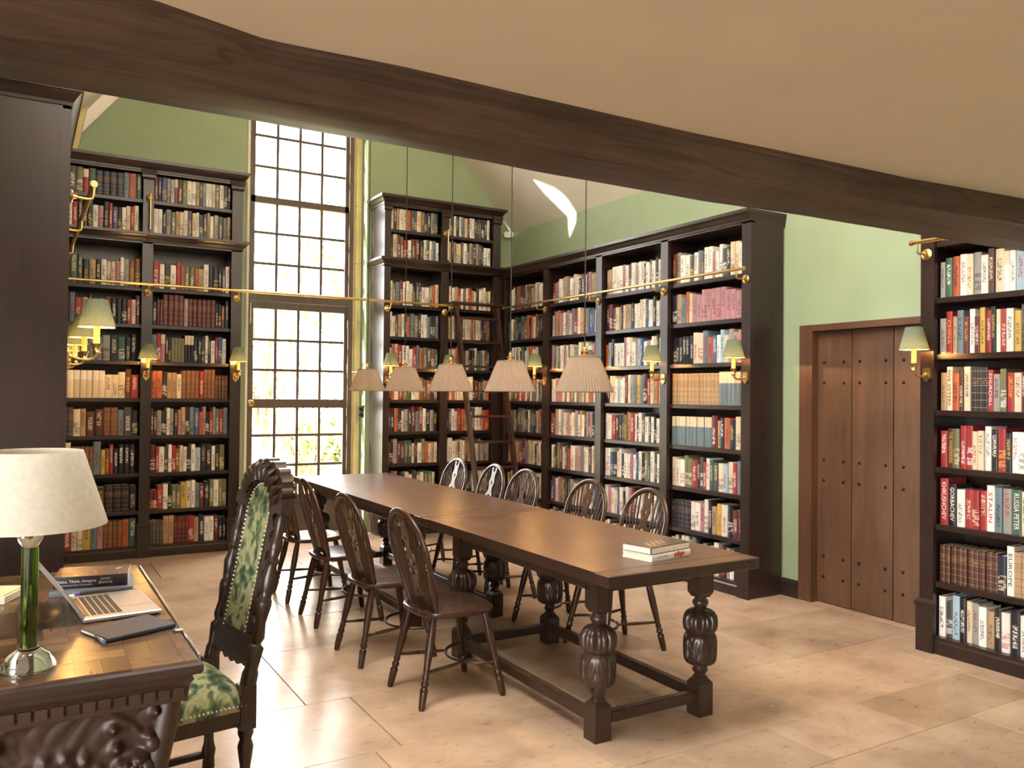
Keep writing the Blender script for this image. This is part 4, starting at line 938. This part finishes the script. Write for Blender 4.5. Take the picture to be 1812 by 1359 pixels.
def desk():
    t = thing('writing_desk', 'carved walnut writing desk with parquet top at the lower left', 'desk')
    top = MB().loft([(DX0+.035, DX1-.035, DYa+.035, DYb-.035, .655), (DX0+.03, DX1-.03, DYa+.03, DYb-.03, .70), (DX0+.02, DX1-.02, DYa+.02, DYb-.02, .715), (DX0+.025, DX1-.025, DYa+.025, DYb-.025, .725), (DX0+.003, DX1-.003, DYa+.003, DYb-.003, .733), (DX0, DX1, DYa, DYb, .742), (DX0, DX1, DYa, DYb, .757), (DX0+.008, DX1-.008, DYa+.008, DYb-.008, .764)]).build('desk_top', M_desk, t)
    # parquet blocks, basket weave
    bl, bw = .13, .065; ax0, ay0, ax1, ay1 = DX0+.012, DYa+.012, DX1-.012, DYb-.012
    cache = {}
    i = 0; y = ay0
    while y < ay1-.01:
        j = 0; x = ax0
        while x < ax1-.01:
            for k in range(2):
                if (i+j) % 2: a, b, c, d = x, x+bl, y+k*bw, y+(k+1)*bw
                else: a, b, c, d = x+k*bw, x+(k+1)*bw, y, y+bl
                b, d = min(b, ax1), min(d, ay1)
                if b-a < .004 or d-c < .004: continue
                rot = (i+j) % 2 == 0; w_, l_ = (b-a, d-c); ky = (round(w_, 3), round(l_, 3), rot)
                if ky not in cache:
                    if rot: cache[ky] = MB().box(-l_/2+.0004, l_/2-.0004, -w_/2+.0004, w_/2-.0004, .762, .77).mesh('parquet_block', M_parq)
                    else: cache[ky] = MB().box(-w_/2+.0004, w_/2-.0004, -l_/2+.0004, l_/2-.0004, .762, .77).mesh('parquet_block', M_parq)
                o = link('parquet_block', cache[ky], top, ((a+b)/2, (c+d)/2, random.uniform(0, .0003)))
                if rot: o.rotation_euler.z = pi/2
            j += 1; x += bl
        i += 1; y += bl
    dent = MB().box(-.014, .014, -.006, .006, -.014, .014).mesh('dentil', M_desk)
    n = 21
    for k in range(n): link('dentil', dent, top, (DX0+.06+(DX1-DX0-.12)*k/(n-1), DYa+.029, .683))
    MB().cbox(DX1-.006, DX1+.003, DYa+.06, DYb-.03, .760, .7712, .002).build('bright_edge_strip', M_steel, t)  # pale metal strip added to stand in for the polished edge's highlight
    for y0_, y1_ in ((DYa+.10, DYa+.40), (DYb-.26, DYb-.08)):
        MB().loft([(DX0+.06, DX1-.10, y0_, y1_, 0), (DX0+.06, DX1-.10, y0_, y1_, .06), (DX0+.10, DX1-.17, y0_+.01, y1_-.01, .09), (DX0+.10, DX1-.15, y0_+.01, y1_-.01, .25), (DX0+.08, DX1-.09, y0_, y1_, .5), (DX0+.06, DX1-.05, y0_, y1_, .62), (DX0+.05, DX1-.045, y0_-.02, y1_, .655)]).build('pedestal', M_desk, t)
    # carved relief on the near end
    nu, nv = 170, 110; vs, fs = [], []
    for j in range(nv+1):
        v = j/nv
        for i_ in range(nu+1):
            u = i_/nu; xr = DX1-.10-.06*(1-v)**1.5; xl = DX0+.08
            x = xl+(xr-xl)*(.0+u); vs.append((x, DYa+.095-.9*relief(u, v), .09+.56*v))
    for j in range(nv):
        for i_ in range(nu): a = j*(nu+1)+i_; fs.append((a, a+1, a+nu+2, a+nu+1))
    n0 = len(vs); vs += [(x, DYa+.105, z) for x, y_, z in vs[:n0]]
    rim = list(range(nu+1))+[(j+1)*(nu+1)-1 for j in range(1, nv+1)]+[nv*(nu+1)+i_ for i_ in range(nu-1, -1, -1)]+[j*(nu+1) for j in range(nv-1, 0, -1)]
    for a, b in zip(rim, rim[1:]+rim[:1]): fs.append((a, a+n0, b+n0, b))
    MB().add(vs, fs, True).build('carved_panel', M_desk, t)
    # scroll bracket at the right corner of the near end
    pts = [(DX1-.07, .645), (DX1-.085, .56), (DX1-.11, .45), (DX1-.14, .33), (DX1-.165, .2), (DX1-.16, .1)]
    MB().tube([(x, DYa+.10, z) for x, z in pts], [.03, .034, .036, .034, .032, .036], 12).build('scroll_bracket', M_desk, t)
    for k in range(8):
        z = .12+.06*k; x = DX1-.185+.08*(k/8)**1.3
        MB().ball((x, DYa+.075, z), (.02, .02, .024), 10, 6).build('carved_boss', M_desk, t)
    return t
desk()
LX, LY = .028, 2.515
def desk_lamp():
    t = thing('desk_lamp', 'desk lamp with ivory drum shade, green glass stem and crystal foot', 'lamp', (LX, LY, DZt+.001))
    MB().lathe([(0, 0), (.062, 0), (.066, .006), (.062, .014), (.056, .022), (.050, .034), (.036, .044), (.028, .05), (.026, .056), (.0, .056)], 28).build('crystal_foot', M_crystal, t)
    MB().lathe([(0, .0565), (.0195, .0565), (.0195, .316), (0, .316)], 40, mod=lambda a, r, z: r*(1+.05*cos(8*a))).build('glass_stem', M_green_glass, t)
    MB().lathe([(0, .3165), (.018, .3165), (.026, .33), (.032, .345), (.034, .352), (.03, .358), (.0, .358)], 24).build('crystal_cup', M_crystal, t)
    MB().tube([(0, 0, .355), (0, 0, .52)], .006, 8).build('stem_rod', M_brass, t)
    MB().lathe([(.182, .372), (.1825, .376), (.1225, .565), (.1215, .568)], 64, cap=False).build('shade', M_shade_d, t)
    MB().lathe([(.180, .372), (.120, .567)], 64, cap=False).build('shade_lining', M_shade_d, t)
    for a in range(3): MB().tube([(0, 0, .52), (.121*cos(a*2.09+.4), .121*sin(a*2.09+.4), .56)], .0022, 6).build('spider_arm', M_brass, t)
    MB().lathe([(0, .42), (.02, .43), (.028, .46), (.02, .49), (.012, .5), (0, .505)], 14, (.0, .0)).build('bulb', M_white, t)
desk_lamp()
def local_box(name, label, cat, p, w, d, h, rz, mat, z0):
    """block with origin at its near left corner"""
    t = thing(name, label, cat, (p[0], p[1], z0), rz); return t
# laptop
def laptop():
    rz = math.atan2(-.029, .341)*0+math.atan2(.029, .341)
    t = thing('laptop', 'open silver laptop on the desk', 'laptop', (.178, 2.902, DZt+.0012), rz)   # origin hinge near corner; local x to the trackpad, y along hinge
    Wd, Dp = .342, .232
    MB().cbox(0, Dp, 0, Wd, .002, .015, .003).build('base', M_alu, t)
    key = MB().cbox(-.0075, .0075, -.0083, .0083, .0, .0012, .0004).mesh('key', M_key)
    kb = MB().box(.028, .122, .03, Wd-.03, .0148, .0153).build('keyboard_well', M_alu, t)
    for r_ in range(5):
        for c in range(14): link('key', key, kb, (.037+.0188*r_, .044+.0195*c, .0154))
    fn = MB().box(.0, .0, 0, 0, 0, 0)
    MB().box(.012, .024, .04, Wd-.04, .0149, .0156).build('touch_strip', M_black, t)
    MB().box(.132, .222, .105, Wd-.105, .0149, .0156).build('trackpad', M_alu, t)
    a = radians(126)
    sc = MB().cbox(0, .225, 0, Wd, -.003, .003, .002); sc.v = [(x*cos(a)-z*sin(a)+.004, y, .016+x*sin(a)+z*cos(a)) for x, y, z in sc.v]; lid = sc.build('lid', M_alu, t)
    s2 = MB().box(.006, .219, .006, Wd-.006, -.0036, -.0031); s2.v = [(x*cos(a)-z*sin(a)+.004, y, .016+x*sin(a)+z*cos(a)) for x, y, z in s2.v]; s2.build('screen', M_black, lid)
    MB().tube([(.006, .03, .0155), (.006, Wd-.03, .0155)], .0045, 8).build('hinge', M_black, t)
laptop()
# navy notebook with a pen beside it
def flat_book(name, label, corner, ang, L, Wd, th, z, cover, spine_side='x', cat='book', pages=M_paper):
    t = thing(name, label, cat, (corner[0], corner[1], z), ang)
    c = .0025
    MB().cbox(0, L, 0, Wd, 0, c, .0008).build('lower_cover', cover, t); MB().cbox(0, L, 0, Wd, th-c, th, .0008).build('upper_cover', cover, t)
    MB().box(.003, L-.003, .004, Wd-.003, c, th-c).build('pages', pages, t)
    MB().loft([(0, L, -.0006, .004, 0.0002), (0, L, -.003, .004, th*.3), (0, L, -.003, .004, th*.7), (0, L, -.0006, .004, th-.0002)]).build('spine', cover, t)
    return t
nb = flat_book('notebook', 'navy notebook lying beside the laptop', (.226, 2.651), math.atan2(.079, .2), .212, .168, .013, DZt+.0012, M_navy, cat='notebook')
link('emblem', text_mesh('—', .03, M_grey, Matrix.Translation((.095, .085, .0132)), maxlen=.018, maxh=.0016), nb)
pn = thing('pen', 'silver pen with blue tip along the notebook', 'pen', (0, 0, 0)); zz = DZt+.0075
MB().tube([(.19, 2.815, zz), (.213, 2.664, zz)], .0055, 10).build('barrel', M_steel, pn)
MB().tube([(.213, 2.664, zz), (.2155, 2.648, zz)], .006, 10).build('cap', plain('blue_cap', (120, 160, 190), .3), pn)
cl = thing('bulldog_clip', 'small bright clip on the right edge of the desk', 'clip', (.421, 2.685, DZt+.001), .3)
MB().cbox(-.012, .012, -.01, .01, 0, .008, .002).build('jaw', M_steel, cl); MB().tube([(-.008, 0, .008), (0, .004, .02), (.008, 0, .008)], .0015, 6).build('lever', M_steel, cl)
# book on a grey folder
ang = math.atan2(-.05, .234)
gl = flat_book('folder', 'grey closed folder under the dark titled book on the desk', (.096, 3.315), ang+.08, .265, .215, .022, DZt+.0012, M_grey, cat='folder', pages=M_grey)
M_mti = plain('dark_printed_jacket', (40, 36, 46), .3, var=.2)
mk = flat_book('titled_book', 'dark book with red and white cover art lying on a grey folder', (.108, 3.345), ang+.05, .240, .18, .042, DZt+.0012+.0225, M_mti, pages=M_jacket)
Msp = Matrix.Translation((.075, -.0034, .025)) @ Matrix.Rotation(pi/2, 4, 'X')
tag(link('title', text_mesh('Make, Think, Imagine', .02, TM['w'], Msp, maxlen=.125, maxh=.012), mk), 'white title lettering')
tag(link('subtitle', text_mesh('Engineering the Future of Civilisation', .02, TM['w'], Matrix.Translation((.07, -.0034, .012)) @ Matrix.Rotation(pi/2, 4, 'X'), maxlen=.115, maxh=.005), mk), 'small white lettering')
for k, w_ in enumerate(('JOHN', 'BROWNE')):
    tag(link('author', text_mesh(w_, .02, TM['w'], Matrix.Translation((.168, -.0034, .029-.013*k)) @ Matrix.Rotation(pi/2, 4, 'X'), maxlen=.032+.012*k, maxh=.008), mk), 'white author lettering')
M_art = {c: plain('cover_art_'+n_, PAL[c], .35, var=.2) for c, n_ in (('r', 'red'), ('w', 'white'), ('o', 'orange'), ('p', 'pink'))}
ar = random.Random(4)
for k in range(16):
    x = .02+.2*ar.random(); y_ = .02+.14*ar.random(); c = ar.choice('rrowp'); a = ar.random()*3
    l_, w_ = ar.uniform(.012, .045), ar.uniform(.004, .014)
    m = MB().loft([(-l_/2, l_/2, -w_/2, w_/2, .0418), (-l_/2, l_/2, -w_/2, w_/2, .0423+.00004*k)]); m.v = [(x+p*cos(a)-q_*sin(a), y_+p*sin(a)+q_*cos(a), r_) for p, q_, r_ in m.v]
    m.v = [(min(max(p, .004), .236), min(max(q_, .004), .176), r_) for p, q_, r_ in m.v]
    m.build('cover_art', M_art[c], mk)
tag(link('cover_title', text_mesh('MAKE', .02, TM['w'], Matrix.Translation((.07, .07, .0432)), maxlen=.05, maxh=.03), mk), 'white cover lettering') if False else None
bx = thing('note_box', 'small cream box of note paper at the left of the desk', 'box', (-.036, 3.291, DZt+.0012), 1.15)
MB().cbox(0, .16, 0, .09, 0, .026, .002).build('box', plain('cream_card', (222, 214, 190), .6), bx); MB().cbox(.006, .154, .006, .084, .0262, .031, .001).build('note_pad', plain('yellow_paper', (226, 218, 170), .7), bx)
ca = thing('charger_cable', 'small white plug with violet cap beside the laptop lid', 'charger', (.16, 3.285, DZt+.001))
MB().cbox(-.012, .012, -.045, -.015, 0, .018, .003).build('plug', M_white, ca); MB().tube([(0, -.015, .009), (.006, .0, .007), (.012, .012, .007)], .003, 6).build('cable', M_white, ca)
MB().lathe([(0, 0), (.013, 0), (.013, .016), (0, .016)], 16, (.02, .02)).build('reel', plain('violet_cap', (150, 135, 200), .3), ca)

# ------------------------------------------------------------------ books lying on the table
def stack():
    a = math.atan2(.052, .287)
    lo = flat_book('titled_book', 'white spined book lying at the near end of the table', (2.405, 2.832), a, .275, .172, .030, .7655, M_jacket)
    tag(link('title', text_mesh('MEMOIRS', .02, TM['k'], Matrix.Translation((.08, -.0034, .017)) @ Matrix.Rotation(pi/2, 4, 'X'), maxlen=.07, maxh=.006), lo), 'x') if False else None
    for k in range(9): # printed words too blurred to read: short dark dashes
        MB().box(.035+.009*k, .041+.009*k, -.0036, -.003, .012+.006*(k % 2), .016+.006*(k % 2)).build('printed_mark', TM['k'], lo)
    for k, (x, z, r_) in enumerate(((.165, .015, .010), (.185, .017, .012), (.206, .014, .011), (.222, .017, .008))):
        m = MB().lathe([(0, -.0004), (r_, -.0004), (r_, .0004), (0, .0004)], 9); m.v = [(x+p, -.0034-r2, z+q_*1.1) for p, q_, r2 in m.v]; m.build('spine_picture', M_art['o'], lo)
    up_ = flat_book('titled_book', 'dark jacketed book on top of the white spined book', (2.407, 2.838), a+.01, .272, .168, .032, .7655+.0305, plain('dark_photo_jacket', (62, 52, 50), .3, var=.3, scale=30), pages=M_jacket)
    MB().loft([(0.001, .271, -.0042, -.0034, .004), (0.001, .271, -.0042, -.0034, .028)]).build('jacket_spine', M_paper, up_)
    for k in range(12):
        x = .05+.012*k; MB().box(x, x+.008, .05+.02*(k % 3), .058+.02*(k % 3), .0321, .0325).build('printed_mark', TM['w'], up_)
stack()

# ------------------------------------------------------------------ library ladder
def ladder():
    t = thing('library_ladder', 'mahogany library ladder leaning on the corner bookcase', 'ladder')
    L0, L1, R0, R1 = Vector((4.0, 7.95, 2.46)), Vector((3.97, 7.22, 0)), Vector((4.50, 7.95, 2.46)), Vector((4.44, 7.22, 0))
    def bar(a, b, w, d, name):
        m = MB(); vs = []
        for p in (a, b): vs += [(p.x-w/2, p.y-d/2, p.z), (p.x+w/2, p.y-d/2, p.z), (p.x+w/2, p.y+d/2, p.z), (p.x-w/2, p.y+d/2, p.z)]
        m.add(vs, [(0, 1, 2, 3), (7, 6, 5, 4), (0, 4, 5, 1), (1, 5, 6, 2), (2, 6, 7, 3), (3, 7, 4, 0)]).build(name, M_ladder, t)
    bar(L0, L1, .03, .075, 'stile'); bar(R0, R1, .03, .075, 'stile')
    for k in range(9):
        z = .22+.262*k; f_ = 1-z/2.46; a = L0+(L1-L0)*f_; b = R0+(R1-R0)*f_
        MB().cbox(a.x+.016, b.x-.016, a.y-.045, a.y+.045, z-.011, z+.011, .003).build('tread', M_ladder, t)
    MB().cbox(3.93, 4.56, 7.87, 7.985, 2.462, 2.486, .004).build('top_step', M_ladder, t)
    for x in (4.03, 4.47): MB().tube([(x, 7.962, 2.486), (x, 7.968, 2.50)], .007, 8).build('hook', M_brass, t)
ladder()
# ------------------------------------------------------------------ sensor and switch plate
t = thing('wall_sensor', 'small white sensor in the corner under the sloping ceiling', 'sensor', (4.915, 8.40, 3.385))
m = MB().lathe([(0, -.05), (.03, -.05), (.034, -.04), (.034, .04), (.03, .05), (0, .05)], 16); m.v = [(c*.8-a*.1, -c*.6+a*.1, b) for a, b, c in m.v]; m.build('head', M_white, t)
MB().tube([(0, .02, 0), (.0, .099, .01)], .012, 8).build('arm', M_white, t); MB().lathe([(0, 0), (.03, 0), (.03, .006), (0, .006)], 16).v
t = thing('light_switch', 'black double rotary switch on the window reveal', 'switch', (3.188, 8.565, 1.30))
MB().cbox(.001, .011, -.035, .035, -.065, .065, .002).build('plate', M_black, t)
for z in (-.03, .03):
    m = MB().lathe([(0, 0), (.02, 0), (.018, .02), (.022, .024), (.02, .034), (0, .036)], 16); m.v = [(-c, a, b+z) for a, b, c in m.v]; m.build('dial', M_black, t)

# ------------------------------------------------------------------ added sun-blocking canopy and garden
struct(B(-6.2, XL1-.31, -4, 5.2, 2.55, 2.7).build('roof_veranda', M_blocker))  # unseen canopy added to keep sun out of the side window
for i, yy in enumerate((-3.6, .6, 4.9)):
    struct(B(-6.05, -5.9, yy, yy+.15, -.1, 2.55).build('trim_5' if i == 0 else 'trim_%d' % (5+i), M_frame))  # posts of the added canopy
gd = B(-40, 60, 9.0, 70, -.25, -.1).build('ground_garden', M_lawn); struct(gd)
struct(B(-40, XL1-.31, -20, 9.0, -.25, -.1).build('ground_terrace', plain('terrace_paving', (112, 106, 96), .9)))
gr = random.Random(9)
def bush(name, label, cat, base, rx, rz_, n, leaf, col, trunk=0, grp=None):
    t = thing(name, label, cat, base, 0, grp)
    m = MB()
    for k in range(n):
        while True:
            p = Vector((gr.uniform(-1, 1), gr.uniform(-1, 1), gr.uniform(-1, 1)))
            if .25 < p.length < 1: break
        c = Vector((p.x*rx, p.y*rx, trunk+rz_+p.z*rz_)); a = Vector((gr.uniform(-1, 1), gr.uniform(-1, 1), gr.uniform(-1, 1))).normalized(); b = a.orthogonal().normalized(); s_ = leaf*gr.uniform(.6, 1.3); n_ = a.cross(b)*s_*.06
        m.add([c-a*s_, c+b*s_*.45+n_, c+a*s_, c-b*s_*.45+n_], [(0, 1, 2), (0, 2, 3)])
    f_ = bpy.data.meshes.new('foliage'); f_.from_pydata(m.v, [], m.f); f_.materials.append(col); link('foliage', f_, t)['kind'] = 'stuff'
    for k in range(9):
        a = 2*pi*k/9+gr.random(); r_ = rx*gr.uniform(.3, .8); z1 = trunk+rz_*gr.uniform(.9, 1.7)
        MB().tube([(.03*cos(a), .03*sin(a), 0), (.15*r_*cos(a), .15*r_*sin(a), trunk*.8+.1), (.6*r_*cos(a+.3), .6*r_*sin(a+.3), (trunk+z1)/2), (r_*cos(a+.5), r_*sin(a+.5), z1)], [.05*rz_, .04*rz_, .025*rz_, .008*rz_], 6).build('branch', M_bark, t)
M_leafy = plain('yellow_green_leaves', (150, 146, 96), .6, var=.4, scale=2)
bush('shrub', 'bare twiggy shrub seen through the glazed door', 'shrub', (4.6, 15.0, -.1), 1.5, 1.3, 500, .09, M_bark)
bush('shrub', 'low green bush behind the lower panes of the glazed door', 'shrub', (6.2, 18.5, -.1), 1.2, .5, 1400, .12, M_leaf)
bush('tree', 'leafy tree seen through the upper right window panes', 'tree', (7.6, 19.5, -.1), 2.3, 2.0, 1800, .16, M_leafy, trunk=2.6)
bush('tree', 'pale tree seen through the middle window panes', 'tree', (6.0, 24.0, -.1), 2.6, 2.2, 900, .16, M_leafy, trunk=1.4)
